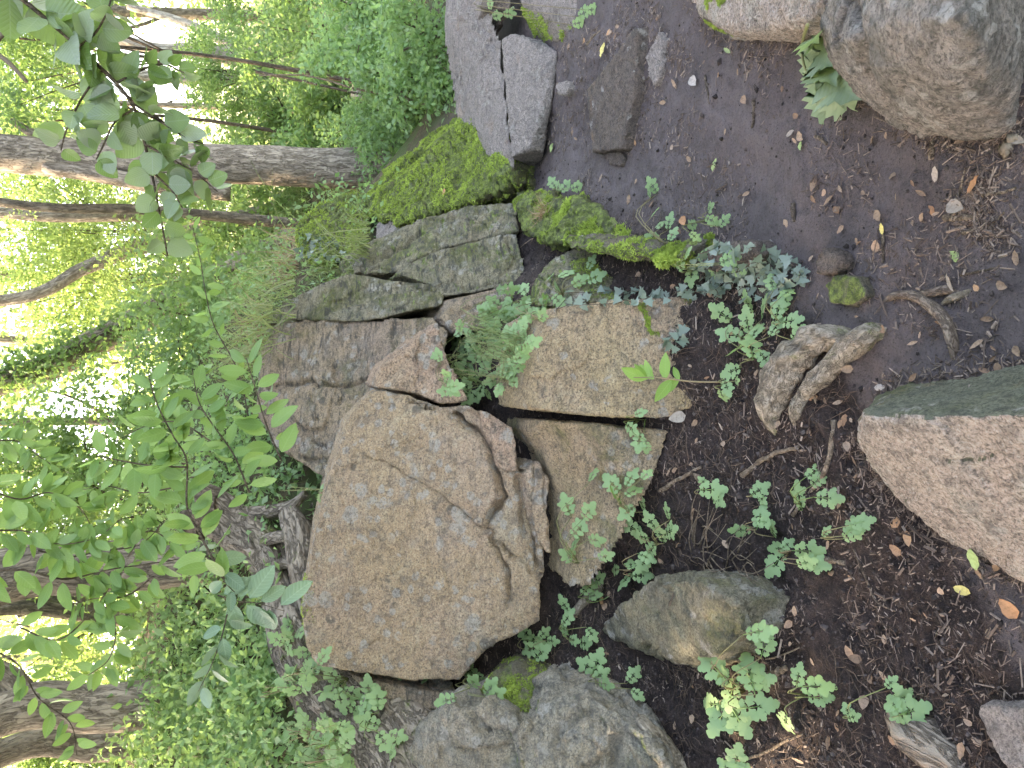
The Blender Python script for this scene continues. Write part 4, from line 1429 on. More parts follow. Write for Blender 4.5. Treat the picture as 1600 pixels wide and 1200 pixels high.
for i_, ln_ in enumerate(([(400, 850, 4.5, .03), (430, 840, 4.35, .035), (462, 838, 4.2, .03), (484, 850, 4.1, .02)], [(410, 900, 4.35, .03), (440, 880, 4.25, .03), (470, 880, 4.1, .025), (488, 895, 4.0, .015)],
                         [(380, 800, 4.7, .03), (420, 800, 4.55, .035), (455, 790, 4.4, .03), (478, 770, 4.35, .02)], [(400, 960, 4.45, .03), (430, 985, 4.3, .03), (455, 1030, 4.1, .025), (470, 1060, 3.95, .02)])):
    v_, f_, bk_ = trunk_geo(np.array([np.append(P(a_, b_, c_), r_) for a_, b_, c_, r_ in ln_]), seg=14, n=30, rough=.25, seed=300 + i_)
    part('root', v_, f_, M_oldbark, old, var=bk_)
# hollow: a ragged rim round a dark bore at the broken end
e0 = P(330, 800, 4.75)
ax_ = norm(P(318, 790, 4.72) - P(372, 822, 4.66))
ch = []
rim = [(e0 - ax_ * .03, .15), (e0 + ax_ * .05, .155), (e0 + ax_ * .10, .148), (e0 + ax_ * .105, .12), (e0 + ax_ * .05, .105), (e0 - ax_ * .02, .10)]
v_, f_, c_, off_ = tube(np.array([p for p, r in rim]) + ax_ * np.linspace(0, 1e-4, 6)[:, None], [r for p, r in rim], 28)
# the tube helper follows the path, so build rings by hand for the fold-back of the rim
ref = norm(np.cross(ax_, np.array([0, 0, 1.0])))
ref2 = np.cross(ax_, ref)
an = np.linspace(0, 2 * math.pi, 28, endpoint=False)
rings = np.array([p + r * (1 + .10 * np.sin(3 * an + 1) + .05 * np.sin(7 * an))[:, None] * (np.cos(an)[:, None] * ref + np.sin(an)[:, None] * ref2) + ax_ * (0.03 * np.sin(4 * an))[:, None] for p, r in rim])
v_ = np.vstack([rings.reshape(-1, 3), e0 - ax_ * .03])
f_ = []
for i in range(5):
    for j in range(28):
        a, b = i * 28 + j, i * 28 + (j + 1) % 28
        f_ += [[a, b, b + 28], [a, b + 28, a + 28]]
for j in range(28):
    f_.append([5 * 28 + j, 5 * 28 + (j + 1) % 28, 6 * 28])
part('hollow_rim', v_, np.array(f_), bark_mat('stump_bark', (0.085, 0.066, 0.05), (0.19, 0.15, 0.115), 1.4, own=False, moss=.3, stretch=.6), old)
BVH, OWNER = _bvh()

# fallen logs in the background
def log(label, pts, mat, seed):
    w_ = np.array([np.append(P(a, b, c), r) for a, b, c, r in pts])
    v_, f_, bk_ = trunk_geo(w_, seg=18, n=30, rough=.06, seed=seed)
    return whole('fallen_log', v_, f_, mat, label, 'log', var=bk_)


log('fallen pale log lying across the bright undergrowth', [(548, -40, 9.5, .14), (556, 60, 9.6, .14), (566, 110, 9.7, .13), (562, 155, 9.8, .12)], M_barkpale, 3)
log('short broken birch log slanting in the undergrowth', [(592, 192, 9.0, .045), (612, 170, 9.0, .05), (632, 152, 9.0, .05)], M_barkpale, 4)

# bare saplings
def twig_thing(label, lines, mat, name='bare_twig', r0=.008, r1=.003, cat='twig', group=None):
    ch = []
    base = np.array(lines[0][0])
    for ln in lines:
        ch.append(tube_mesh(spline(np.array(ln), 12), np.linspace(r0, r1, 12), 5))
    v_, f_ = join(ch)
    return whole(name, v_, f_, mat, label, cat, group)


twig_thing('bare arching twig crossing the bright undergrowth', [[P(706, 182, 6.4), P(670, 166, 6.6), P(620, 150, 6.8), P(560, 140, 7.0), P(480, 118, 7.2), P(405, 118, 7.4)], [P(640, 160, 6.7), P(615, 130, 6.8), P(600, 110, 6.9)]], M_drystick, r0=.016, r1=.006)
twig_thing('second thin bare twig dropping from the pale trunk side', [[P(400, 112, 9.6), P(470, 126, 9.4), P(540, 142, 9.2), P(630, 163, 9.0)]], M_twig, r0=.02, r1=.012)

# ------------------------------------------------------------------ shrubs behind the rocks
def shrub(label, x, y, Y, s, kind='bush', idx=0, seed=0, group='shrubs behind the rocks', sz=1.0):
    c = P(x, y, Y)
    b = np.array([c[0], c[1] + .1, gz1(c[0], c[1] + .1) - .05])
    rt = root('shrub', b, label, 'shrub', group)
    me, cl = (BUSH if kind == 'bush' else NETTLE if kind == 'nettle' else CROWN)[idx % (2 if kind == 'nettle' else 3)]
    rs = random.Random(seed)
    sc = (s, s, s * sz)
    rot = rs.uniform(0, 6.28)
    add_crown(rt, me, c, sc, rot, 'foliage')
    st = b
    ch = [tube_mesh(spline([b, (b + c) / 2 + np.array([.1, 0, 0]), c], 8), np.linspace(.035, .012, 8), 6)]
    ch += limbs(c, sc, rot, cl, (b * .4 + c * .6), .014, seed, 9)
    v_, f_ = join(ch)
    part('stem', v_, f_, M_twig, rt)
    return rt


SH = [('bright nettle-like undergrowth right behind the layered ledge', 660, 50, 6.0, .75, 'nettle'), ('leafy undergrowth behind the mossy boulder next to the ledge', 620, 130, 7.2, .8, 'nettle'),
      ('tall bright undergrowth at the right end of the clearing', 560, 20, 7.5, .9, 'nettle'), ('undergrowth in front of the fallen pale log', 580, 185, 8.6, .7, 'nettle'),
      ('light bush below the pale multi-stemmed trunk', 500, 170, 11, 1.1, 'nettle'), ('bush touching the thick grey trunk from behind', 430, 190, 12.5, 1.3, 'bush'),
      ('small-leaved bush over the fallen pale log', 480, 50, 10.5, 1.2, 'bush'), ('shady bush behind the slender dark stem', 380, 370, 12, 1.4, 'bush'),
      ('dark bush in the middle below the leaning trunk', 330, 500, 9.0, 1.25, 'bush'), ('dense bush over the olive boulder', 340, 600, 8.2, 1.0, 'bush'),
      ('bush under the sky gap in the middle', 320, 700, 8.4, 1.1, 'bush'), ('loose sunlit bush crossed by the leaning trunk', 230, 430, 14, 1.9, 'crown'),
      ('yellow-green sunlit foliage high in the middle', 90, 430, 16, 2.3, 'crown'), ('sunlit foliage beside the slender dark stem', 80, 360, 15, 1.7, 'crown'),
      ('dark hanging foliage left of the sky gap', 130, 770, 9.0, 1.15, 'bush'), ('leafy bush behind the dark upright trunk', 250, 800, 8.0, 1.0, 'bush'),
      ('foliage at the top above the sky gap', 40, 740, 9.5, 1.2, 'bush'), ('bush between the dark trunk and the forked trunk', 320, 990, 8.4, 1.0, 'bush'),
      ('pale yellow foliage between the trunks on the bank', 90, 985, 13, 1.6, 'crown'), ('bush at the outer edge of the bank', 110, 1190, 8.6, 1.1, 'bush'),
      ('airy foliage over the thick grey trunk', 60, 170, 11.5, 1.3, 'crown'), ('airy foliage at the uppermost corner', 30, 60, 9.5, 1.1, 'bush'),
      ('light foliage right of the pale multi-stemmed trunk', 400, 20, 13.5, 1.4, 'bush'), ('small-leaved spray above the fallen log', 330, 110, 12.5, .8, 'bush'),
      ('bush in the sun behind the crooked trunk', 330, 300, 15, 1.6, 'crown'), ('bush on the skyline over the grass tufts', 400, 440, 12.5, 1.2, 'bush')]
for i, (lb, x, y, Y, s, kd) in enumerate(SH):
    shrub(lb, x, y, Y, s, kd, i, 500 + i, sz=.9)

# the wood beyond: one mass of leaves with gaps of sky
rs = np.random.default_rng(77)
cent, rad = [], []
gaps = [(95, 640, 50), (215, 100, 75), (250, 165, 45), (205, 1000, 48), (150, 690, 36), (75, 925, 26), (265, 60, 45)]
while len(cent) < 1000:
    x, y, Y = rs.uniform(-60, 560), rs.uniform(-150, 1350), rs.uniform(17, 42)
    if any((x - a) ** 2 + (y - b) ** 2 < (r * 1.05) ** 2 for a, b, r in gaps):
        continue
    p = P(x, y, Y)
    if p[2] < gz1(p[0], p[1]) - .3:
        continue
    cent.append(p)
    rad.append(rs.uniform(.5, 1.25) * Y / 26)
v_, f_, var_ = leaf_cloud('x', None, cent, rad, 60, .19, M_far, 78, flat=.75)
wood = link('far_foliage', mesh_np('far_foliage', v_, f_, M_far, True, {'var': var_}))
tag(wood, 'far sunlit wood seen as one mass of yellow-green leaves', None, kind='stuff')
# far trunks that carry it
for i, (x, y, Y, r, tx, lb) in enumerate(((430, 640, 17, .09, 660, 'slim far trunk right under the sky gap'), (430, 545, 20, .11, 530, 'far trunk between the leaning trunk and the sky gap'), (420, 720, 16, .07, 735, 'thin far trunk over the leafy shoot'),
                                          (450, 250, 21, .13, 215, 'far trunk showing beside the thick grey one'), (450, 20, 19, .12, 8, 'far trunk at the right end of the clearing'), (400, 1010, 15, .08, 1030, 'far trunk between the trunks of the bank'),
                                          (430, 440, 23, .14, 428, 'far trunk in the yellow-green foliage'), (440, 165, 18, .06, 150, 'thin far stem in the bright clearing'))):
    yy = (y + tx) / 2
    tree(lb, [(x, y, Y, r), (x - 200, yy + 6, Y, r * .9), (0, tx, Y, r * .8)], M_bark if i % 2 else M_barkdark, tuple(P(0, tx, Y) + np.array([0, 0.3, 4.5])), 2.4, i, 120 + i, 'slim trees in the far wood', flare=.3,
         extra_branches=[[(x - 170, yy, Y, r * .4), (x - 230, yy + 25, Y, r * .3), (x - 300, yy + 38, Y, r * .2)], [(x - 260, yy, Y, r * .4), (x - 320, yy - 30, Y, r * .28), (x - 400, yy - 52, Y, r * .15)]])

# ------------------------------------------------------------------ grass
def grass_tuft(label, x, y, n, h, spread, mat, seed, name='grass_tuft', lean=(0, 0, 0), group=None, up=1.0, wd=.0035):
    rs_ = np.random.default_rng(seed)
    b, nn = cast(x, y)
    pos = b + np.column_stack([rs_.normal(size=n) * spread, rs_.normal(size=n) * spread * .6, np.full(n, -.02)])
    d = norm(np.column_stack([rs_.normal(size=n) * .45, rs_.normal(size=n) * .45, np.full(n, up)]) + np.array(lean))
    hh = h * (0.5 + 0.8 * rs_.random(n))
    seg = 6
    t = np.linspace(0, 1, seg)
    bend = np.column_stack([rs_.normal(size=n), rs_.normal(size=n), -np.abs(rs_.normal(size=n)) * .9])
    cv = pos[:, None] + d[:, None] * (hh[:, None, None] * t[None, :, None]) + bend[:, None] * (0.38 * hh[:, None, None] * t[None, :, None] ** 2.2)
    sd = norm(np.cross(d, rs_.normal(size=(n, 3))))
    wv = wd * (1 - t ** 2 * .9)
    L = cv + sd[:, None] * wv[None, :, None]
    R = cv - sd[:, None] * wv[None, :, None]
    v_ = np.stack([L, R], 2).reshape(-1, 3)
    f_ = []
    k_ = np.arange(n)[:, None] * seg * 2 + np.arange(seg - 1)[None] * 2
    k_ = k_.ravel()
    f_ = np.stack([k_, k_ + 1, k_ + 3, k_ + 2], 1)
    var = np.repeat(rs_.random(n), seg * 2)
    return whole(name, v_, f_, mat, label, 'grass', group, True, {'var': var})


GT = [('wispy pale grass at the foot of the thick grey trunk', 560, 290, 260, .55, .22, M_grass), ('wispy grass leaning over the mossy boulder', 590, 262, 160, .45, .15, M_grass),
      ('straw-coloured grass tuft above the moss-capped block', 462, 420, 170, .40, .16, M_straw), ('long pale grass over the olive boulder', 420, 500, 110, .38, .18, M_grass),
      ('long grass behind the top of the olive boulder', 395, 560, 140, .42, .2, M_grass), ('green grass beside the pale pinkish stone', 570, 395, 150, .28, .12, M_grass),
      ('grass between the moss-capped block and the stepped slabs', 520, 430, 200, .32, .14, M_grass), ('dry reddish grass tuft on the low mossy rock', 848, 338, 110, .10, .03, M_straw),
      ('grass in front of the crooked sunlit trunk', 455, 470, 110, .32, .18, M_grass), ('dry grass at the upper corner of the olive boulder', 415, 530, 120, .35, .1, M_straw),
      ('grass on the skyline behind the mossy ridge', 480, 330, 220, .5, .25, M_grass)]
for i, (lb, x, y, n_, h, sp, mt) in enumerate(GT):
    grass_tuft(lb, x, y, n_, h, sp, mt, 700 + i, wd=.0018 if h < .15 else .0035)

# ------------------------------------------------------------------ moss cushions and shag
def moss_on(vq, n, h, w, region, seed, up_min=-1.0, label='', name='moss', dens_noise=7.0, thr=-0.15):
    """short upright moss shoots grown over part of a rock"""
    v_, q_ = vq
    rs_ = np.random.default_rng(seed)
    c = v_[q_].mean(1)
    nr = np.cross(v_[q_[:, 2]] - v_[q_[:, 0]], v_[q_[:, 3]] - v_[q_[:, 1]])
    ar = np.linalg.norm(nr, axis=1) * .5
    nr = norm(nr)
    if np.mean(np.sum(nr * (c - v_.mean(0)), 1)) < 0:
        nr = -nr
    ok = (nr[:, 2] > up_min) & (np.sum(nr * norm(ORIGIN - c), 1) > -0.25)
    if region is not None:
        ok &= inside(region, project(c) + np.stack([fbm(c * 14, 2, 3), fbm(c * 14 + 9, 2, 4)], 1) * 9)
    ok &= (fbm(c * dens_noise, 3, seed) > thr)
    idx = np.where(ok)[0]
    if not len(idx):
        return None
    p = ar[idx] / ar[idx].sum()
    k_ = rs_.choice(idx, n, p=p)
    u = rs_.random((n, 2))
    a, b, cc, dd = [v_[q_[k_, j]] for j in range(4)]
    pos = (a * (1 - u[:, :1]) + b * u[:, :1]) * (1 - u[:, 1:]) + (dd * (1 - u[:, :1]) + cc * u[:, :1]) * u[:, 1:]
    nn = nr[k_]
    d = norm(nn * .8 + np.array([0, 0, .35]) + rs_.normal(size=(n, 3)) * .45)
    patch = 0.5 + 0.5 * np.clip(fbm(pos * 12, 3, seed + 2), -1, 1)
    hh = h * (0.5 + rs_.random(n)) * (0.5 + patch)
    sd = norm(np.cross(d, rs_.normal(size=(n, 3)))) * (w * (0.6 + .8 * rs_.random(n)))[:, None]
    pos = pos - nn * .003
    m_ = pos + d * (hh * .55)[:, None] + sd * .6
    tp = pos + d * hh[:, None] + np.column_stack([np.zeros((n, 2)), -hh * .25])
    V = np.stack([pos - sd, pos + sd, m_, tp], 1).reshape(-1, 3)
    b0 = np.arange(n) * 4
    F = np.vstack([np.stack([b0, b0 + 1, b0 + 2], 1), np.stack([b0, b0 + 2, b0 + 3], 1)])
    var = np.repeat(np.clip(0.55 * patch + 0.45 * rs_.random(n), 0, 1), 4)
    o_ = link(name, mesh_np(name, V, F, M_moss, True, {'var': var}))
    tag(o_, label, None, kind='stuff')
    return o_


moss_on(ROCKS['hump'], 90000, .014, .0042, None, 801, 0.0, 'bright green moss carpet on the long inclined boulder', thr=-.75, dens_noise=5)
moss_on(ROCKS['cap'], 16000, .016, .0045, None, 802, -0.1, 'moss carpet on the block at the end of the ridge', thr=-.35)
moss_on(ROCKS['rubble'], 16000, .014, .0028, None, 803, 0.0, 'shaggy moss on the low rock beside the path', thr=-.05, dens_noise=9)
moss_on(ROCKS['velvet'], 22000, .008, .0022, [(895, 405), (960, 395), (1015, 402), (1022, 440), (1005, 466), (930, 462), (895, 450)], 804, -1, 'dark velvet moss on the rounded boulder face', thr=-.7)
moss_on(ROCKS['block'], 16000, .007, .0022, [(1000, 478), (1060, 462), (1125, 462), (1125, 505), (1060, 540), (1025, 520), (1012, 500)], 805, -1, 'green moss on the upper corner of the squarish block', thr=-.2)
moss_on(ROCKS['arc'], 6000, .011, .0026, None, 811, 0, 'moss on the curved ledge', thr=.12, dens_noise=11)
moss_on(ROCKS['tongue'], 9000, .014, .0028, None, 806, 0, 'moss covering the thin tongue of rock', thr=-.05)
moss_on(ROCKS['leftstone'], 9000, .010, .0026, None, 807, 0, 'moss on the small wedged stone', thr=-.1)
moss_on(ROCKS['rim'], 5000, .010, .0024, [(1110, -20), (1150, 20), (1150, 55), (1118, 40), (1095, 0)], 808, -1, 'moss along the rim of the pinkish boulder', thr=-.1)
moss_on(ROCKS['ledgeend'], 4000, .016, .003, [(800, 0), (850, 30), (900, 40), (910, 60), (860, 70), (800, 40)], 809, -1, 'moss filling the joint at the end of the ledge', thr=-.4)
moss_on(ROCKS['main'], 2600, .012, .003, [(470, 900), (485, 900), (495, 1040), (480, 1045), (462, 960)], 810, -1, 'moss along the left edge of the big boulder', thr=-.3)

# ------------------------------------------------------------------ roots and sticks on the soil
def root_thing(label, pts, mat, seed, name='tree_root', rough=.18, cat='root', seg=20, n=50, sink=.3):
    w_ = []
    for x, y, r in pts:
        p, nn = cast(x, y)
        e_ = r * 1.5 if (x, y, r) in (pts[0], pts[-1]) else 0
        w_.append([*(p + np.array([0, 0, r * (1 - sink) - r * .4 - e_])), r])
    v_, f_, bk_ = trunk_geo(np.array(w_), seg=seg, n=n, rough=rough, seed=seed, knob=14.0)
    return whole(name, v_, f_, mat, label, cat, var=bk_)


root_thing('thick pale mossy root nearest the square block, half out of the soil', [(1210, 676, .016), (1206, 646, .030), (1220, 602, .042), (1248, 560, .047), (1285, 530, .042), (1318, 528, .030), (1338, 540, .014)], M_root, 1, rough=.40)
root_thing('smoother pale root lying against the thick mossy one', [(1240, 664, .009), (1247, 640, .020), (1258, 618, .018), (1276, 598, .026), (1308, 568, .027), (1338, 540, .034), (1362, 524, .032), (1386, 514, .014)], M_root, 2, rough=.26)
root_thing('curved brown root arching over the trodden soil', [(1376, 472, .007), (1400, 462, .010), (1425, 462, .012), (1450, 474, .013), (1478, 500, .014), (1489, 530, .013), (1488, 564, .010)], M_rootbrown, 3, rough=.14, seg=14)
root_thing('short brown root crossing beside the curved one', [(1424, 460, .008), (1455, 458, .010), (1480, 453, .011), (1498, 456, .008)], M_rootbrown, 4, rough=.14, seg=14, n=24)
root_thing('weathered grey root end pointing at the path', [(1470, 476, .006), (1490, 466, .009), (1518, 454, .009)], M_root, 5, rough=.14, seg=12, n=24)
root_thing('pale dead root sloping out of the soil by the big boulder', [(885, 972, .016), (905, 950, .018), (925, 930, .019), (940, 905, .022)], M_root, 6, rough=.1, seg=14, n=30)
root_thing('dark smooth root under the bluish grey boulder', [(992, 1126, .020), (1015, 1138, .026), (1040, 1160, .028), (1062, 1190, .028), (1085, 1230, .026)], M_root, 7, rough=.07, seg=16, n=40)
root_thing('rotten bark strip in the lowest corner beside the grey stone', [(1385, 1112, .030), (1420, 1135, .045), (1460, 1165, .05), (1500, 1215, .045)], M_oldbark, 8, rough=.3, seg=18, n=40, sink=.7, name='bark_strip', cat='bark')


def stick(label, pts, r0, r1, mat, name='stick', cat='stick', group=None, lift=.35):
    w_ = []
    for p_ in pts:
        h = p_[2] if len(p_) > 2 else 0
        p, nn = cast(p_[0], p_[1])
        w_.append(p + np.array([0, 0, r0 * lift + h]))
    n_ = 14
    s = spline(np.array(w_), n_)
    s += rng.normal(size=s.shape) * r0 * .18
    v_, f_ = tube_mesh(s, np.linspace(r0, r1, n_) * (1 + .15 * rng.random(n_)), 7)
    return whole(name, v_, f_, mat, label, cat, group)


stick('bent bare stick with a pale knob end near the twin roots', [(1305, 656), (1300, 700), (1290, 735), (1270, 765), (1240, 805)], .0075, .005, M_drystick)
stick('pale flat splinter of wood on the black soil', [(1032, 768), (1060, 750), (1096, 730)], .009, .005, M_drystick)
stick('brown stick lying across the bare soil mid way up', [(1160, 745), (1190, 720), (1220, 706), (1250, 698)], .009, .005, M_drystick)
stick('short splinter beside the pale flat one', [(1086, 740), (1098, 760)], .007, .004, M_drystick)
stick('thin straight stick pointing down to the lowest corner', [(1150, 1190), (1190, 1178), (1230, 1158), (1255, 1148)], .005, .003, M_drystick)
stick('pale broken piece of wood near the dense celandine clump', [(1195, 1060), (1215, 1050), (1230, 1046)], .012, .007, M_drystick)
stick('chunky wood chip lying on the soil among seedlings', [(1282, 872), (1300, 876), (1322, 880)], .011, .006, M_drystick)
stick('thin pale stem lying on the soil by the low angular stone', [(1175, 1020), (1200, 1030), (1250, 1012)], .0035, .002, M_drystick)
stick('long thin twig on the soil below the foreground boulder', [(1335, 858), (1352, 900), (1370, 940), (1400, 955)], .0035, .002, M_twig)
stick('short dark stick on the path beside the flat stone', [(1102, 118), (1106, 140), (1109, 162)], .005, .003, M_twig)
stick('thin upright-lying stick on the middle of the path', [(1178, 158), (1179, 180), (1176, 200)], .006, .004, M_twig)
stick('pale curved stick near the ledge', [(918, 70), (925, 60), (938, 48)], .006, .004, M_drystick)
stick('twig on the path below the rounded grey boulder', [(1240, 318), (1242, 345)], .007, .006, M_twig)
stick('curled twig on the path near the leafy sprig', [(1275, 213), (1284, 218), (1292, 226)], .005, .004, M_drystick)
stick('twig pile piece lying at the foot of the rounded grey boulder', [(1455, 250), (1458, 230), (1459, 218)], .007, .004, M_drystick)
stick('long bare twig near the lower edge of the path', [(1505, 366), (1530, 357), (1555, 346), (1570, 332)], .004, .002, M_drystick)
stick('thin twig crossing the litter near the lower edge', [(1536, 306), (1560, 302), (1588, 294)], .004, .003, M_drystick)
stick('pale broken stick in the litter at the lower edge', [(1478, 340), (1505, 341), (1532, 338)], .008, .006, M_drystick)
stick('curled strip of bark near the rounded grey boulder', [(1570, 240), (1580, 225), (1590, 212)], .014, .010, M_root)
stick('small dark twig by the curved root', [(1500, 430), (1525, 425), (1560, 418)], .003, .002, M_twig)
stick('straight brown twig near the middle of the path', [(1380, 360), (1381, 390), (1380, 410)], .004, .003, M_twig)
stick('slanting twig in the litter of the lower edge', [(1490, 320), (1500, 300), (1508, 262)], .004, .002, M_drystick)
stick('dead forked twig on top of the low angular stone', [(1048, 945, .004), (1055, 930, .006), (1065, 908, .01)], .004, .002, M_twig)

for i, (x, y, n_) in enumerate(((1095, 850, 16), (1150, 880, 14), (1110, 890, 10))):
    ch = []
    b, nn = cast(x, y)
    for k_ in range(n_):
        a = rng.uniform(-.9, .9) + (0.0 if i else .4)
        L = rng.uniform(.10, .22)
        dv = np.array([math.sin(a), -math.cos(a) * .7, 0])
        p0 = b + np.array([rng.normal() * .03, rng.normal() * .03, .012])
        p1 = p0 + dv * L * .5 + np.array([rng.normal() * .02, 0, rng.uniform(.0, .03)])
        p2 = p0 + dv * L + np.array([rng.normal() * .03, 0, -.005])
        p2[2] = max(p2[2], gz1(p2[0], p2[1]) + .003)
        ch.append(tube_mesh(spline([p0, p1, p2], 8), np.linspace(.0026, .0012, 8), 4))
    v_, f_ = join(ch)
    whole('dead_root_tuft', v_, f_, M_drystick, ('wiry brown tuft of dead roots above the low angular stone', 'dead root tuft spreading beside the wood chip', 'smaller dead root tuft between the two larger ones')[i], 'dead roots')

# ------------------------------------------------------------------ plants
def plant(label, base, leaves, meshes=None, name='celandine_plant', cat='plant', group=None, lift=.06, stem_r=.0016, spread=.35, face=.55, hang=False, branchy=False):
    """base (x, y); leaves rows (x, y, size px[, lift])"""
    meshes = meshes or ME_cel
    b, nb = cast(*base)
    rt = root(name, b, label, cat, group)
    lines = []
    for lf in leaves:
        lx, ly, s = lf[:3]
        lh = (lf[3] if len(lf) > 3 else lift) * random.uniform(.7, 1.3)
        p = hover(lx, ly, lh)
        size = s / FPX * np.linalg.norm(p - ORIGIN)
        view = norm(ORIGIN - p)
        nr = norm(view * face + np.array([0, 0, .55]) + rng.normal(size=3) * spread)
        d = p - b
        d = d - nr * np.dot(d, nr)
        ax = norm(norm(d) + rng.normal(size=3) * .35 + (np.array([0, 0, -.5]) if hang else 0))
        p0 = p - ax * size * .5
        put_leaf(meshes, rt, p0, ax, nr, size)
        mid = b * .45 + p0 * .55 + np.array([0, 0, .3 * np.linalg.norm(p0 - b) + .01])
        src = lines[-1][1] if (branchy and len(lines) % 3) else b
        if src is not b:
            mid = src * .5 + p0 * .5 + np.array([0, 0, .12 * np.linalg.norm(p0 - src)])
        lines.append([src, mid, p0])
    stems(rt, lines, stem_r * 1.3, stem_r * .8, M_greenstem, n=7, seg=4)
    return rt


def around(x, y, n, rx, ry, s0, s1, lift=None):
    r = []
    for _ in range(n):
        a, q_ = random.uniform(0, 6.28), random.random() ** .6
        e = [x + rx * q_ * math.cos(a), y + ry * q_ * math.sin(a), random.uniform(s0, s1)]
        if lift:
            e.append(random.uniform(*lift))
        r.append(tuple(e))
    return r


# spray in the gap right of the big boulder
for lb, bx, by, n_ in (('celandine spray hanging from the dark gap, uppermost', 800, 590, 16), ('celandine spray in the dark gap, middle one', 815, 565, 16), ('celandine spray in the dark gap, next to the square block', 830, 530, 16), ('celandine spray deep in the gap behind the split wedge', 760, 600, 11)):
    plant(lb, (bx, by), around(bx - 38, by - 30, int(n_ * 2.3), 52, 64, 20, 32, (.02, .20)), lift=.1, spread=.35, face=1.0, branchy=True, stem_r=.0011)
plant('celandine on the rounded boulder with velvet moss', (880, 462), [(885, 425, 34), (905, 438, 30), (930, 432, 34), (922, 410, 26), (868, 450, 34), (850, 470, 34), (872, 470, 30), (860, 430, 26)])
plant('celandine trailing from the dark gap onto the square block', (850, 500), around(845, 488, 8, 22, 20, 20, 30, (.02, .08)), lift=.05)
plant('celandine filling the joint between velvet boulder and slab', (820, 475), around(812, 470, 6, 20, 14, 20, 28, (.02, .07)), lift=.05)
plant('celandine on the mossy tongue of rock, nearer the path', (1040, 382), [(1022, 330, 26), (1030, 350, 24), (1045, 345, 28), (1050, 365, 26), (1020, 370, 24), (1018, 290, 30), (1012, 300, 24)])
plant('pale celandine at the tip of the mossy tongue', (1105, 345), [(1108, 325, 26), (1112, 345, 26), (1130, 345, 24), (1080, 352, 26), (1085, 370, 22)])
plant('little celandine under the ledge', (875, 300), [(862, 285, 24), (870, 292, 26), (884, 290, 26), (902, 292, 24)])
plant('celandine above the ivy, beside the brown stone', (1085, 425), [(1060, 412, 30), (1078, 430, 36), (1100, 400, 28), (1118, 425, 34), (1140, 405, 34), (1150, 420, 30), (1072, 395, 26)])
plant('large celandine below the ivy, left of the sapling', (1180, 560), [(1125, 490, 44), (1140, 520, 46), (1165, 500, 44), (1175, 540, 48), (1150, 550, 46), (1140, 580, 40), (1180, 515, 40), (1195, 560, 36), (1165, 475, 40), (1190, 480, 40), (1210, 510, 34)])
plant('celandine at the outer edge of the ivy patch', (1225, 510), [(1215, 480, 42), (1235, 500, 40), (1245, 520, 30), (1225, 470, 34), (1205, 440, 30), (1230, 455, 30)])
plant('yellowing celandine leaf at the foot of the sapling', (1135, 600), [(1135, 605, 30), (1150, 595, 20), (1128, 620, 28)])
plant('small celandine hanging into the gap between the two lower blocks', (1000, 655), [(985, 670, 32), (998, 690, 34), (1005, 665, 28), (1000, 645, 22), (1010, 700, 24)], lift=.04)
plant('celandine leaves spread over the lower tan block, outer', (905, 880), [(885, 790, 38), (895, 850, 42), (905, 825, 40), (918, 800, 38), (890, 870, 36), (930, 845, 34), (945, 870, 30), (925, 740, 30)], lift=.05)
plant('celandine leaves on the lower tan block, next to the soil', (985, 800), [(955, 755, 42), (960, 775, 36), (985, 745, 36), (990, 765, 36), (1000, 785, 34), (980, 800, 34), (1010, 740, 26)], lift=.05)
plant('celandine row at the edge of the soil below the lower block', (1030, 850), [(985, 825, 40), (1000, 840, 34), (1015, 815, 34), (1030, 835, 36), (1040, 800, 28), (1045, 830, 40), (1015, 860, 36), (1005, 880, 36)], lift=.06)
plant('celandine just above the low angular stone', (985, 890), [(975, 905, 36), (985, 880, 26), (1002, 900, 34), (1010, 870, 30), (960, 890, 26)])
plant('celandine on the pale dead root', (925, 935), [(920, 915, 36), (935, 905, 30), (928, 930, 26), (940, 940, 28)])
plant('celandine in the black soil beside the big boulder end', (890, 985), [(880, 945, 30), (885, 965, 32), (880, 985, 26), (912, 1005, 32), (925, 990, 26), (895, 1000, 24)])
plant('celandine next to the small wedged stone', (835, 1020), [(820, 990, 34), (835, 1000, 40), (845, 1020, 36), (826, 1015, 30), (850, 990, 24), (862, 1002, 24)])
plant('celandine between the low angular stone and the bluish boulder', (930, 1060), [(915, 1040, 36), (932, 1035, 40), (945, 1070, 28), (938, 1055, 30), (990, 1055, 30), (996, 1085, 24)])
plant('single celandine leaf pair in the open soil, highest', (1112, 775), [(1110, 765, 46), (1120, 780, 34), (1098, 752, 18)])
plant('celandine seedling left of the brown stick', (1186, 775), [(1186, 765, 34), (1190, 780, 20)])
plant('celandine trio in the open soil', (1180, 825), [(1157, 830, 34), (1186, 806, 42), (1205, 828, 34), (1195, 815, 28)])
plant('celandine beside the bent bare stick', (1255, 790), [(1245, 775, 44), (1275, 735, 40), (1292, 778, 44), (1278, 750, 30)])
plant('celandine with round leaves in the open soil near the wood chip', (1235, 865), [(1210, 882, 46), (1215, 858, 34), (1262, 862, 46), (1272, 880, 42), (1258, 880, 34), (1230, 850, 24)])
plant('drooping celandine below the foreground boulder', (1300, 840), [(1335, 822, 40), (1345, 815, 36), (1332, 836, 34), (1290, 830, 20)])
plant('large lobed celandine clump by the low angular stone', (1165, 1080), [(1185, 985, 48), (1195, 1005, 46), (1113, 1040, 62), (1125, 1055, 46), (1172, 1050, 60), (1185, 1065, 46), (1140, 1085, 50), (1108, 1100, 44), (1128, 1115, 66), (1150, 1120, 60), (1182, 1105, 56), (1160, 1050, 34)], lift=.10, spread=.25)
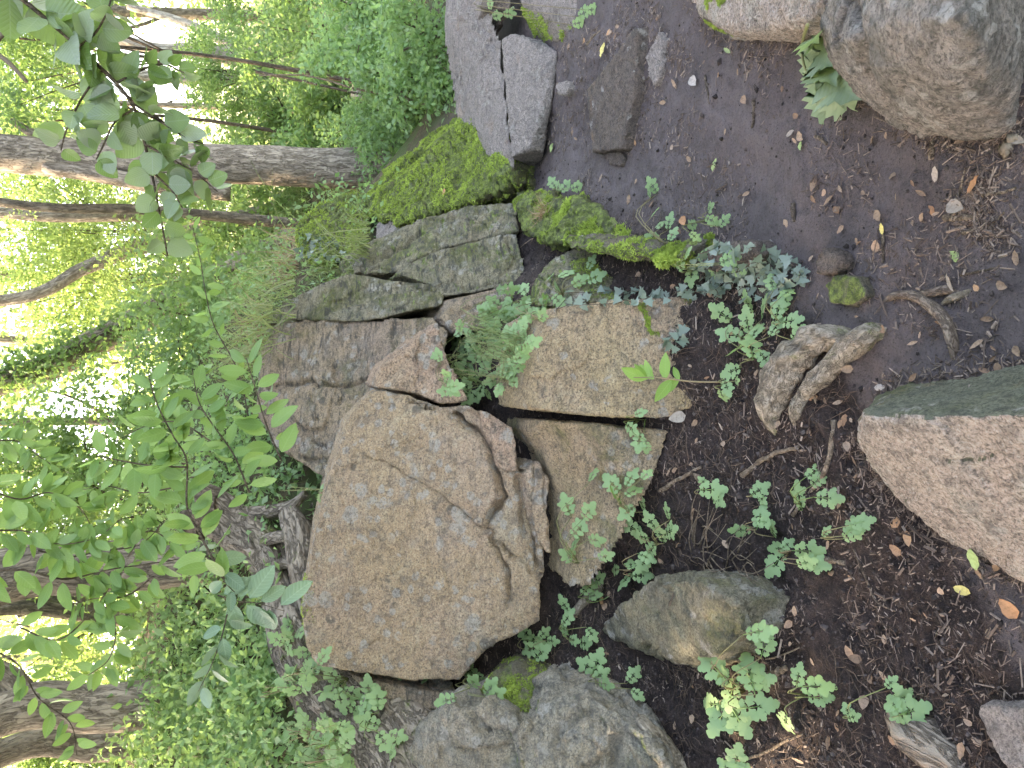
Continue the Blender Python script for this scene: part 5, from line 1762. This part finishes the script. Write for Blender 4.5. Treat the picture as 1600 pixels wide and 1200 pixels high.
plant('celandine pair low in the open soil', (1260, 1085), [(1246, 1055, 34), (1276, 1070, 50), (1280, 1090, 36), (1225, 1130, 44)])
plant('celandine in front of the rotten bark strip', (1412, 1118), [(1395, 1100, 34), (1415, 1095, 42), (1420, 1112, 52), (1405, 1116, 34)])
plant('tiny celandine seedling above the rotten bark', (1330, 1115), [(1322, 1108, 22), (1332, 1120, 22), (1392, 1066, 22)])
plant('celandine at the lowest edge beside the thin straight stick', (1150, 1215), [(1150, 1188, 44), (1160, 1205, 40), (1135, 1200, 30)])
plant('celandine rosette on the gnarled trunk, lower', (585, 1115), [(575, 1075, 36), (590, 1090, 40), (575, 1130, 40), (600, 1160, 36), (610, 1175, 34), (620, 1150, 30), (570, 1110, 30)], lift=.08)
plant('celandine trailing down the gnarled trunk', (545, 1060), [(472, 1020, 30), (490, 1040, 36), (515, 1055, 40), (520, 1075, 44), (530, 1095, 40), (550, 1085, 34), (552, 1110, 36), (575, 1095, 34), (505, 1025, 30)], lift=.08)
plant('celandine in front of the end of the thin grey slab', (735, 1075), [(732, 1050, 42), (738, 1068, 34), (695, 1095, 36), (750, 1065, 34), (765, 1075, 34), (775, 1085, 30)], lift=.06)
plant('small green sprout between the big boulder and the olive one', (505, 765), [(498, 745, 28), (505, 760, 28), (492, 765, 24), (500, 780, 20)], lift=.04)
plant('hanging green sprig on the brown stone of the ledge', (770, 20), [(765, 5, 20), (775, 25, 20), (795, 22, 20), (800, 12, 18), (912, 20, 26), (905, 36, 24), (925, 15, 22)], lift=.04)

# sapling shoot
sap = root('sapling', cast(1132, 597)[0], 'slender sapling with pointed bright leaves in front of the square block', 'sapling')
b = np.array(sap.location)
tipp = hover(990, 590, .10)
line = spline([b, hover(1080, 596, .09), hover(1030, 590, .10), tipp], 14)
part('stem', *tube_mesh(line, np.linspace(.0032, .0018, 14), 6), M_greenstem, sap)
for (lx, ly, s, sx, sy) in ((1060, 598, 44, 1062, 618), (1050, 565, 44, 1040, 592), (1040, 607, 44, 1050, 592), (1020, 585, 40, 1022, 590), (1015, 570, 36, 1018, 590), (1000, 588, 46, 1010, 590), (1000, 580, 34, 1012, 588), (1060, 580, 30, 1062, 596)):
    p0 = hover(sx if sx > 1050 else sx, 593, .10)
    p1 = hover(lx - 10 if lx < 1010 else lx - 12, ly + (ly - 592) * .9, .10)
    ax = norm(p1 - p0)
    put_leaf(ME_point, sap, p0, ax, norm(norm(ORIGIN - p0) + np.array([0, 0, .5]) + rng.normal(size=3) * .2), s / FPX * np.linalg.norm(p0 - ORIGIN))

# ivy
def ivy(label, region, n, seed, s0=11, s1=20):
    rs_ = random.Random(seed)
    xs, ys = [p[0] for p in region], [p[1] for p in region]
    pts = []
    while len(pts) < n:
        x, y = rs_.uniform(min(xs), max(xs)), rs_.uniform(min(ys), max(ys))
        if inside(region, np.array([[x, y]]))[0]:
            pts.append((x, y))
    pts.sort(key=lambda p: p[0] + p[1])
    b = cast(*pts[0])[0]
    rt = root('ivy', b, label, 'ivy')
    prev = []
    lines = []
    for x, y in pts:
        g_, nn = cast(x, y)
        p = g_ + nn * rs_.uniform(.008, .03) + np.array([0, 0, .008])
        s = rs_.uniform(s0, s1) / FPX * np.linalg.norm(p - ORIGIN)
        ax = norm(rng.normal(size=3) + np.array([0, -.5, -.3]))
        put_leaf(ME_ivy, rt, p, ax, norm(nn * .6 + norm(ORIGIN - p) * .7 + rng.normal(size=3) * .3), s)
        if prev:
            q_ = min(prev[-8:], key=lambda a: np.linalg.norm(a - p))
            lines.append([q_, (q_ + p) / 2 - np.array([0, 0, .006]), p])
        prev.append(p)
    stems(rt, lines, .0016, .0012, M_twig, seg=4, n=5)


ivy('dark blue-green ivy patch spreading over the soil beside the path', [(1085, 395), (1130, 385), (1200, 385), (1262, 415), (1258, 460), (1215, 480), (1165, 470), (1120, 460), (1090, 430)], 150, 1)
ivy('ivy runner along the joint above the square block', [(868, 478), (900, 462), (960, 452), (1010, 455), (1070, 455), (1110, 450), (1110, 470), (1000, 474), (900, 484), (880, 496)], 44, 2, 11, 18)
ivy('short ivy runner on the face of the square block', [(1030, 520), (1080, 518), (1085, 530), (1075, 560), (1030, 535)], 9, 3, 14, 20)
ivy('ivy on the shady flank of the moss-capped block', [(478, 372), (540, 380), (545, 402), (500, 415), (470, 400)], 45, 4, 7, 11)

# plucked sprig lying by the boulder
spr = root('leafy_sprig', cast(1288, 46)[0] + np.array([0, 0, .02]), 'plucked green sprig of big lobed leaves lying by the rounded grey boulder', 'sprig')
line = spline([cast(1288, 44)[0] + np.array([0, 0, .05]), cast(1280, 75)[0] + np.array([0, 0, .06]), cast(1280, 110)[0] + np.array([0, 0, .05]), cast(1296, 136)[0] + np.array([0, 0, .035])], 14)
part('stem', *tube_mesh(line, np.linspace(.005, .003, 14), 6), M_greenstem, spr)
for (x0, y0, x1, y1, s) in ((1284, 48, 1216, 66, 78), (1283, 55, 1236, 76, 60), (1281, 70, 1258, 90, 55), (1279, 80, 1262, 128, 64), (1279, 92, 1312, 96, 60), (1280, 106, 1270, 150, 62), (1284, 112, 1320, 118, 66), (1290, 128, 1292, 175, 66), (1295, 128, 1340, 150, 84),
                            (1294, 132, 1318, 172, 70), (1282, 120, 1272, 165, 62), (1281, 62, 1300, 75, 48), (1280, 100, 1284, 150, 60), (1288, 125, 1304, 168, 60)):
    p0 = hover(x0, y0, .05)
    p1 = hover(x1, y1, .02)
    put_leaf(ME_syc, spr, p0, norm(p1 - p0), norm(np.array([0, -.2, 1]) + rng.normal(size=3) * .3), s / FPX * np.linalg.norm(p0 - ORIGIN))

# dense herbs of the bank
bank_spots = []
for i in range(46):
    x, y = random.uniform(300, 560), random.uniform(985, 1215)
    if x > 400 + (y - 985) * .75 + 60 or x < 330 and y < 1010:
        x = random.uniform(330, 440)
    bank_spots.append((x, y))
NTH = ['closest', 'second', 'third', 'fourth', 'fifth', 'sixth', 'seventh', 'eighth', 'ninth', 'tenth', 'eleventh', 'twelfth', 'thirteenth', 'fourteenth', 'fifteenth', 'sixteenth', 'seventeenth', 'eighteenth', 'nineteenth', 'twentieth']
BANK = [('the bend of the gnarled trunk', 470, 1010), ('the thick lower end of the gnarled trunk', 540, 1110), ('the forked trunk', 270, 1100), ('the blue-green compound leaf', 380, 985), ('the outer edge of the bank', 430, 1200), ('the middle of the bank', 390, 1090)]


def crowd():
    for (x, y), (od, mk) in zip(bank_spots, by_marks(bank_spots, BANK, NTH)):
        plant('celandine on the leafy bank, %s from %s' % (od, mk), (x, y), around(x - 12, y, 7, 30, 26, 22, 36, (.02, .22)), group='celandine crowding the bank', lift=.12, spread=.5)


for i, (x, y, Y) in enumerate(((455, 1120, 3.9), (400, 1050, 4.6), (350, 1120, 5.0), (300, 1180, 5.6), (300, 1040, 6.0), (430, 1190, 3.9), (370, 990, 5.3), (470, 745, 4.7), (420, 720, 5.2), (400, 640, 5.6), (380, 800, 5.6))):
    p = P(x, y, Y)
    pz_ = gz1(p[0], p[1])
    rs_ = np.random.default_rng(900 + i)
    if i == 0:
        allc = []
    allc += [np.array([p[0] + rs_.normal() * .35, p[1] + rs_.normal() * .4, 0]) for _ in range(60)]
allc = np.array(allc)
allc[:, 2] = ground_h(allc[:, 0], allc[:, 1]) + .12
v_, f_, var_ = leaf_cloud('x', None, allc, .16, 22, .05, M_nettle, 31, flat=.9)
ug = link('undergrowth', mesh_np('undergrowth', v_, f_, M_nettle, True, {'var': var_}))
tag(ug, 'low green undergrowth covering the bank', None, kind='stuff')
# ground cover beyond the ridge
rs = np.random.default_rng(44)
n_ = 900
cx, cy = rs.uniform(-9, 14, n_), rs.uniform(5.6, 20, n_)
ok = ~((cx > -0.6) & (cx < 2.6) & (cy < 6.8))
cc = np.stack([cx[ok], cy[ok], ground_h(cx[ok], cy[ok]) + .15], 1)
v_, f_, var_ = leaf_cloud('x', None, cc, .45, 42, .075, M_nettle, 45, flat=.5)
_g2 = np.array([[rs.uniform(-.3, 1.6), rs.uniform(5.0, 7.2), 0] for _ in range(120)])
_g2[:, 2] = ground_h(_g2[:, 0], _g2[:, 1]) + .10
v2_, f2_, var2_ = leaf_cloud('x', None, _g2, .26, 34, .045, M_nettle, 46, flat=.5)
f_ = np.vstack([f_, f2_ + len(v_)])
v_, var_ = np.vstack([v_, v2_]), np.concatenate([var_, var2_])
gcv = link('ground_cover', mesh_np('ground_cover', v_, f_, M_nettle, True, {'var': var_}))
tag(gcv, 'low green ground cover of the wood beyond the rocks', None, kind='stuff')

# ------------------------------------------------------------------ overhanging branches in front
def shoot(rt, line_px, leaves, meshes, size, r0=.004, r1=.0015, mat=None, twig_name='twig', face=.8, pair=True, spread=.4, tipsize=.75):
    """a twig along photo points (x, y, Y) with alternating leaves"""
    pts = np.array([P(*q_) for q_ in line_px])
    ln = spline(pts, 24)
    part(twig_name, *tube_mesh(ln, np.linspace(r0, r1, 24), 5), mat or M_twig, rt)
    for k_ in range(leaves):
        t = (k_ + .6) / leaves
        i_ = min(22, int(t * 23))
        p = ln[i_]
        tg = norm(ln[i_ + 1] - ln[max(0, i_ - 1)])
        view = norm(ORIGIN - p)
        sd = norm(np.cross(tg, view)) * (1 if k_ % 2 else -1)
        ax = norm(sd * random.uniform(.6, 1.1) + tg * random.uniform(.3, .8) + rng.normal(size=3) * .35 + np.array([0, 0, -.15]))
        nr = norm(view * face + np.array([0, 0, .4]) + rng.normal(size=3) * spread)
        s = size * random.uniform(.75, 1.15) * (1 - (1 - tipsize) * t) / FPX * np.linalg.norm(p - ORIGIN)
        put_leaf(meshes, rt, p + ax * s * .12, ax, nr, s)
    return ln


br = root('overhanging_branch', P(-40, -60, 2.0), 'leafy branch of round leaves hanging before the thick grey trunk', 'branch')
Z = 1.9
shoot(br, [(-40, -60, Z), (60, 20, Z), (140, 90, Z), (205, 160, Z), (230, 240, Z + .05), (245, 310, Z + .05), (262, 400, Z + .1)], 47, ME_round, 47, .006, .002, face=.6, spread=.55)
shoot(br, [(120, 75, Z), (150, 50, Z - .05), (170, 10, Z - .1), (180, -30, Z - .1)], 18, ME_round, 40, .003, .0015, face=.6, spread=.6)
shoot(br, [(205, 160, Z), (250, 190, Z), (290, 215, Z), (318, 225, Z)], 12, ME_round, 36, .003, .0015, face=.6, spread=.6)
shoot(br, [(225, 225, Z), (270, 250, Z), (305, 270, Z), (340, 300, Z)], 15, ME_round, 40, .003, .0015, face=.6, spread=.6)
shoot(br, [(160, 110, Z), (130, 150, Z), (105, 200, Z), (95, 235, Z)], 11, ME_round, 42, .003, .0015, face=.7, spread=.5)
shoot(br, [(180, 130, Z), (220, 110, Z), (255, 100, Z), (290, 115, Z)], 14, ME_round, 34, .003, .0015, face=.6, spread=.6)
shoot(br, [(210, 170, Z), (180, 190, Z), (160, 230, Z), (150, 250, Z)], 9, ME_round, 38, .003, .0015, face=.7, spread=.5)
shoot(br, [(240, 270, Z), (270, 300, Z), (285, 325, Z)], 8, ME_round, 34, .003, .0015, face=.7, spread=.5)
twig_thing('bare dark twig across the uppermost corner', [[P(-20, 80, 2.6), P(20, 30, 2.6), P(30, -20, 2.6)], [P(-30, 70, 2.6), P(10, 95, 2.6), P(42, 128, 2.6)]], M_barkdark, r0=.009, r1=.006)

br = root('leafy_shoot', P(470, 700, 2.6), 'upright shoot of oval bright leaves in front of the olive boulder', 'shoot')
Z = 2.3
shoot(br, [(350, 905, Z), (310, 830, Z), (292, 790, Z), (292, 720, Z), (270, 680, Z), (245, 630, Z), (232, 585, Z)], 41, ME_oval, 44, .004, .0015, face=.8, spread=.45)
shoot(br, [(292, 730, Z), (240, 728, Z), (190, 720, Z), (150, 712, Z)], 19, ME_oval, 44, .003, .0015, spread=.45)
shoot(br, [(390, 770, Z), (365, 710, Z), (330, 660, Z), (310, 625, Z), (300, 575, Z)], 28, ME_oval, 41, .003, .0012, spread=.45)
shoot(br, [(440, 720, Z), (415, 660, Z), (400, 610, Z), (385, 560, Z)], 19, ME_oval, 49, .003, .0012, spread=.4)
br = root('leafy_shoot', P(385, 600, 2.8), 'thin arching shoot of small lobed leaves over the olive boulder', 'shoot')
shoot(br, [(390, 660, 2.8), (372, 580, 2.8), (335, 510, 2.8), (322, 460, 2.8), (312, 400, 2.8), (300, 350, 2.8)], 32, ME_oval, 28, .003, .001, spread=.5)
br = root('leafy_shoot', P(400, 880, 2.6), 'blue-green compound leaf hanging before the gnarled trunk', 'shoot')
shoot(br, [(340, 930, 2.4), (375, 940, 2.4), (400, 942, 2.4), (445, 955, 2.4)], 9, ME_glauc, 52, .0025, .001, face=1.2, spread=.2, tipsize=1.0)
shoot(br, [(300, 860, 2.4), (340, 880, 2.4), (352, 910, 2.4), (372, 930, 2.4)], 9, ME_glauc, 40, .0025, .001, face=.4, spread=.7)
shoot(br, [(355, 960, 2.4), (345, 1000, 2.4), (330, 1040, 2.4), (310, 1080, 2.4)], 9, ME_glauc, 42, .0025, .001, face=.4, spread=.7)
br = root('overhanging_branch', P(-60, 800, 2.5), 'spray of oval leaves hanging over the dark trunk and the bank', 'branch')
Z = 2.6
shoot(br, [(-60, 900, Z), (30, 890, Z), (100, 905, Z), (170, 890, Z), (240, 880, Z), (300, 870, Z)], 32, ME_oval, 38, .004, .0015, spread=.55)
shoot(br, [(30, 980, Z), (90, 1000, Z), (140, 960, Z), (170, 920, Z), (200, 880, Z)], 28, ME_oval, 34, .003, .001, spread=.5)
shoot(br, [(-20, 830, Z), (40, 830, Z), (90, 850, Z), (150, 840, Z), (190, 810, Z)], 28, ME_oval, 38, .003, .001, spread=.5)
shoot(br, [(160, 920, Z), (180, 980, Z), (170, 1030, Z), (130, 1060, Z)], 26, ME_oval, 36, .003, .001, spread=.5)
shoot(br, [(-20, 1010, Z), (30, 1040, Z), (60, 1090, Z), (110, 1130, Z), (120, 1180, Z)], 28, ME_oval, 32, .003, .001, spread=.5)
shoot(br, [(-30, 760, Z), (30, 780, Z), (80, 770, Z), (130, 800, Z), (150, 850, Z)], 32, ME_oval, 38, .003, .001, spread=.5)
shoot(br, [(200, 870, Z), (230, 830, Z), (270, 850, Z), (310, 900, Z)], 22, ME_oval, 36, .003, .001, spread=.5)
shoot(br, [(-20, 690, Z + .5), (30, 690, Z + .5), (70, 720, Z + .5), (110, 740, Z + .5)], 28, ME_oval, 28, .003, .001, spread=.6)

shoot(br, [(60, 860, Z), (110, 870, Z), (160, 860, Z), (220, 850, Z), (270, 800, Z)], 28, ME_oval, 36, .003, .001, spread=.5)
shoot(br, [(240, 900, Z), (200, 930, Z), (150, 935, Z), (110, 945, Z)], 20, ME_oval, 33, .003, .001, spread=.5)
shoot(br, [(330, 690, Z), (280, 660, Z), (230, 665, Z), (180, 690, Z)], 20, ME_oval, 36, .003, .001, spread=.5)
shoot(br, [(280, 760, Z), (220, 770, Z), (170, 760, Z), (130, 765, Z)], 23, ME_oval, 38, .003, .001, spread=.5)

# ------------------------------------------------------------------ litter
def fallen(label, x, y, px_, mat, meshes, group=None, name='fallen_leaf'):
    p, nn = cast(x, y)
    me = random.choice(meshes)
    s = px_ / FPX * np.linalg.norm(p - ORIGIN)
    o_ = bpy.data.objects.new(name, me)
    COL.objects.link(o_)
    a = random.uniform(0, 6.28)
    ax = np.array([math.cos(a), math.sin(a), random.uniform(-.05, .15)])
    ax = ax - nn * np.dot(ax, nn) + nn * random.uniform(-.05, .12)
    m_ = pose(p + nn * .006 - ax * s * .5, ax, nn + rng.normal(size=3) * .18, s)
    o_.matrix_world = m_
    o_.data = me
    tag(o_, label, 'leaf', group)
    return o_


def litter_meshes(mat):
    return mesh_set('fallen_leaf', [blade(ovalw, 7, .3, -.25, .03), blade(lambda a: roundw(a) * .8, 7, .35, -.3, .04), blade(lancew, 7, .6, -.15, .02), blade(lambda a: roundw(a) * .65, 7, -.35, .25, .04)], mat)


L_dead, L_or, L_ye, L_gr, L_gy = [litter_meshes(m_) for m_ in (M_deadleaf, M_orangeleaf, M_yellowleaf, M_greenfall, M_greyleaf)]
for lb, x, y, s, ms in (('pinkish dead leaf beside the curved root', 1490, 441, 28, L_gy), ('small orange leaf next to the pinkish one', 1529, 451, 11, L_or), ('pale green leaf lying on the middle of the path', 1487, 398, 28, L_gr),
                        ('yellow curled leaf in the soil at the low end', 1511, 924, 26, L_ye), ('orange-brown leaf below the foreground boulder', 1420, 840, 22, L_or), ('tan leaf near the tip of the foreground boulder', 1400, 814, 22, L_or),
                        ('brown leaf in the lowest soil', 1581, 951, 28, L_or), ('green leaf under the edge of the foreground boulder', 1522, 862, 34, L_gr), ('orange leaf at the tip of the leafy sprig', 1273, 164, 18, L_or),
                        ('orange leaf lying close to the ledge', 912, 60, 16, L_or), ('second orange leaf close to the ledge', 952, 48, 14, L_or), ('yellow-green leaf beside the long flat path stone', 946, 78, 20, L_ye),
                        ('orange leaf right of the long flat path stone', 992, 226, 14, L_or), ('grey-green leaf below the pinkish boulder', 1139, 80, 16, L_gr), ('pale leaf below the pointed small stone', 1086, 127, 20, L_gy),
                        ('pinkish leaf on the path between two boulders', 1126, 118, 14, L_or), ('grey-green leaf on the path mid way', 1118, 258, 22, L_gr), ('pale grey leaf on the soil by the two lower blocks', 1063, 652, 26, L_gy),
                        ('curled pale leaf on the black soil', 1126, 666, 16, L_gy), ('round pale leaf by the twin roots', 1376, 605, 18, L_gy), ('orange leaf above the low angular stone', 946, 940, 24, L_or),
                        ('yellow-green leaf below the rounded boulder', 1382, 358, 16, L_ye), ('pale green leaf near the leafy sprig', 1255, 228, 14, L_gr), ('grey leaf near the leafy sprig', 1238, 209, 18, L_gy),
                        ('folded tan leaf in the litter by the boulder', 1526, 290, 28, L_or), ('mauve dead leaf near the rounded grey boulder', 1466, 272, 22, L_gy), ('pale green crumpled leaf in the litter', 1496, 324, 28, L_gy),
                        ('grey leaf beside the curled strip of bark', 1590, 220, 24, L_gy), ('tan leaf pair on the path middle', 1375, 338, 24, L_dead), ('greenish leaf on the brown path near the moss', 865, 232, 16, L_gr),
                        ('orange leaf on the mossy ridge', 695, 302, 12, L_or), ('reddish leaf among the celandine by the ivy', 1070, 346, 18, L_or), ('pinkish leaf at the upper end of the path', 1165, 314, 14, L_gy)):
    fallen(lb, x, y, s, None, ms)
ORD = ['nearest', 'second nearest', 'third nearest', 'fourth nearest', 'fifth nearest', 'sixth nearest', 'seventh nearest', 'eighth nearest', 'ninth nearest', 'tenth nearest', 'eleventh nearest', 'twelfth nearest',
       'thirteenth nearest', 'fourteenth nearest', 'fifteenth nearest', 'sixteenth nearest', 'seventeenth nearest', 'eighteenth nearest', 'nineteenth nearest', 'twentieth nearest', 'twenty-first nearest', 'twenty-second nearest', 'twenty-third nearest', 'outermost']
MARKS = [('the long flat path stone', 955, 150), ('the pinkish mossy-rimmed boulder', 1160, 40), ('the leafy sprig', 1285, 120), ('the rounded grey boulder', 1450, 215), ('the curved brown root', 1460, 490), ('the low mossy stone', 1320, 455),
         ('the ivy patch', 1200, 420), ('the shaggy mossy rock', 930, 360), ('the tip of the foreground boulder', 1350, 690), ('the twin pale roots', 1270, 590), ('the square block', 1120, 620), ('the low angular stone', 1080, 960),
         ('the rotten bark strip', 1430, 1130), ('the corner stone', 1560, 1120), ('the wood chip', 1300, 876), ('the large celandine clump', 1150, 1080), ('the pointed small stone', 1022, 90), ('the bent bare stick', 1285, 740)]


def by_marks(pts, marks, ords=ORD):
    """for every point the landmark it is closest to and its rank there"""
    cnt, out_ = {}, [None] * len(pts)
    dist = [[math.hypot(x - a, y - b_) for _, a, b_ in marks] for x, y in pts]
    own = [min(range(len(marks)), key=lambda k_: d_[k_]) for d_ in dist]
    for k_ in range(len(marks)):
        mem = sorted([i_ for i_ in range(len(pts)) if own[i_] == k_], key=lambda i_: dist[i_][k_])
        for r_, i_ in enumerate(mem):
            out_[i_] = (ords[min(r_, len(ords) - 1)], marks[k_][0])
    return out_


spots = []
while len(spots) < 170:
    x, y = random.uniform(880, 1595), random.uniform(10, 1190)
    h = BVH.ray_cast(Vector(ORIGIN), Vector(norm(ray(x, y))), 30)
    if h[0] is not None and OWNER[h[2]] == 0:
        spots.append((x, y))
for (x, y), (od, mk) in zip(spots, by_marks(spots, MARKS)):
    onpath = y < np.interp(x, [800, 1150, 1600], [320, 420, 1050])
    s = random.uniform(8, 16) if x < 1250 else random.uniform(9, 21)
    fallen('%s curled brown dead leaf to %s' % (od, mk), x, y, s, None, L_dead, 'dead leaves on the path' if onpath else 'dead leaves on the black soil')


crowd()


def ground_points(n, boxes, rs_):
    out = []
    while len(out) < n:
        x0, x1, y0, y1, w_ = boxes[rs_.integers(0, len(boxes))]
        x, y = rs_.uniform(x0, x1), rs_.uniform(y0, y1)
        out.append((x, y))
    a = np.array(out)
    return np.column_stack([a, ground_h(a[:, 0], a[:, 1])])


# chips, needles and crumbs of the soil, far too many to count
rs = np.random.default_rng(5)
STICK_T = (np.array([[0, -.5, 0], [0, .5, 0], [0, 0, .8], [1, -.4, 0], [1, .4, 0], [1, 0, .7]], float), np.array([[0, 1, 4], [0, 4, 3], [1, 2, 5], [1, 5, 4], [2, 0, 3], [2, 3, 5], [0, 2, 1], [3, 4, 5]]))
n_ = 42000
xy = np.column_stack([rs.uniform(-1.3, 2.0, n_), .95 + 3.6 * rs.random(n_) ** 1.3])
dens = fbm(np.column_stack([xy, np.zeros(n_)]) * 3.5, 3, 8)
xy = xy[dens > -0.25 + .3 * rs.random(n_)]
bank_ = []
for line_, m_ in (([(1290, 60), (1345, 152), (1400, 192), (1455, 216), (1530, 220), (1575, 204)], 900), ([(1344, 690), (1362, 735), (1410, 795), (1490, 858), (1600, 912)], 700), ([(1372, 618), (1420, 596), (1500, 584), (1600, 570)], 400),
                  ([(918, 140), (922, 190), (926, 238), (975, 234), (992, 140)], 250), ([(1075, 0), (1110, 44), (1150, 66), (1205, 68), (1285, 52)], 400), ([(1540, 280), (1500, 330), (1560, 380)], 900), ([(935, 985), (1000, 1030), (1160, 1060), (1195, 985)], 400),
                  ([(1130, 600), (1050, 660), (1000, 780), (900, 920)], 500), ([(1000, 20), (1060, 100), (950, 60), (905, 90)], 900)):
    ln_ = spline(np.array(line_, float), 200)
    for _ in range(m_):
        q_ = ln_[rs.integers(0, 200)] + rs.normal(size=2) * 14
        g_ = Q(q_[0], q_[1], .03)
        if g_[1] < 4.5:
            bank_.append(g_[:2])
xy = np.vstack([xy, np.array(bank_)])
n_ = len(xy)
pos = np.column_stack([xy, ground_h(xy[:, 0], xy[:, 1]) + .0025])
ang = rs.uniform(0, 2 * math.pi, n_)
ax = np.column_stack([np.cos(ang), np.sin(ang), rs.normal(size=n_) * .15])
L = np.minimum(rs.lognormal(math.log(.014), .6, n_), .06)
W = np.minimum(.0016 + .0026 * rs.random(n_) + .006 * rs.random(n_) * (rs.random(n_) < .16), L * .6)
v_, f_ = scatter(*STICK_T, pos, ax, np.tile([0, 0, 1.0], (n_, 1)) + rs.normal(size=(n_, 3)) * .2, np.column_stack([L, W, W * .6]))
var = np.repeat(rs.random(n_) ** 1.2, 6)
lit = link('litter', mesh_np('litter', v_, f_, M_litter, False, {'var': var}))
tag(lit, 'fine litter of chips, needles and bark bits strewn over the soil', None, kind='stuff')

n_ = 24000
CR = hull(np.array([[1, 0, 0], [-.9, .2, .1], [.1, .9, -.1], [0, -1, .1], [.1, .1, .8], [0, 0, -.6], [.6, .6, .4], [-.5, -.5, .5]]))
xy = np.column_stack([rs.uniform(-1.7, 1.9, n_), .95 + 3.2 * rs.random(n_) ** 1.4])
pm = path_mask(xy[:, 0], xy[:, 1])
keep = rs.random(n_) > pm * .9
xy = xy[keep]
n_ = len(xy)
pos = np.column_stack([xy, ground_h(xy[:, 0], xy[:, 1]) + .001])
S = np.minimum(rs.lognormal(math.log(.0042), .5, n_), .016)
v_, f_ = scatter(CR[0], np.array([t[:3] for t in CR[1]]), pos, rs.normal(size=(n_, 3)), rs.normal(size=(n_, 3)), S)
crumbs = link('soil_crumbs', mesh_np('soil_crumbs', v_, f_, M_crumb, False, {'var': np.repeat(rs.random(n_), len(CR[0]))}))
tag(crumbs, 'loose crumbs of black soil', None, kind='stuff')

# rootlets in the loose soil
n_ = 3800
xy = np.column_stack([rs.uniform(-1.5, .6, n_), rs.uniform(1.2, 3.0, n_)])
pm = path_mask(xy[:, 0], xy[:, 1])
xy = xy[(pm < .5) & (fbm(np.column_stack([xy, np.zeros(n_)]) * 4, 3, 12) > -.15)]
n_ = len(xy)
seg = 6
a0 = rs.uniform(0, 2 * math.pi, n_)
st = rs.uniform(.006, .024, n_)
P_ = [xy]
for k_ in range(seg - 1):
    a0 = a0 + rs.normal(size=n_) * .55
    P_.append(P_[-1] + np.column_stack([np.cos(a0), np.sin(a0)]) * st[:, None])
P_ = np.stack(P_, 1)
zz = ground_h(P_[..., 0].ravel(), P_[..., 1].ravel()).reshape(n_, seg) + .002 + rs.random((n_, seg)) * .006
c3 = np.concatenate([P_, zz[..., None]], -1)
tg = norm(np.gradient(c3, axis=1))
sd = norm(np.cross(tg, np.array([0, 0, 1.0])))
w_ = (rs.uniform(.0005, .0013, n_))[:, None, None]
A_, B_, C_ = c3 + sd * w_, c3 - sd * w_, c3 + np.array([0, 0, 1.0]) * w_ * 1.4
V = np.stack([A_, B_, C_], 2).reshape(-1, 3)
b0 = (np.arange(n_)[:, None] * seg * 3 + np.arange(seg - 1)[None] * 3).ravel()
F = np.vstack([np.stack([b0 + a, b0 + b_, b0 + 3 + b_, b0 + 3 + a], 1) for a, b_ in ((0, 1), (1, 2), (2, 0))])
rl = link('rootlets', mesh_np('rootlets', V, F, M_rootlet, False, {'var': np.repeat(rs.random(n_), seg * 3)}))
tag(rl, 'matted fine dead rootlets on the black soil', None, kind='stuff')
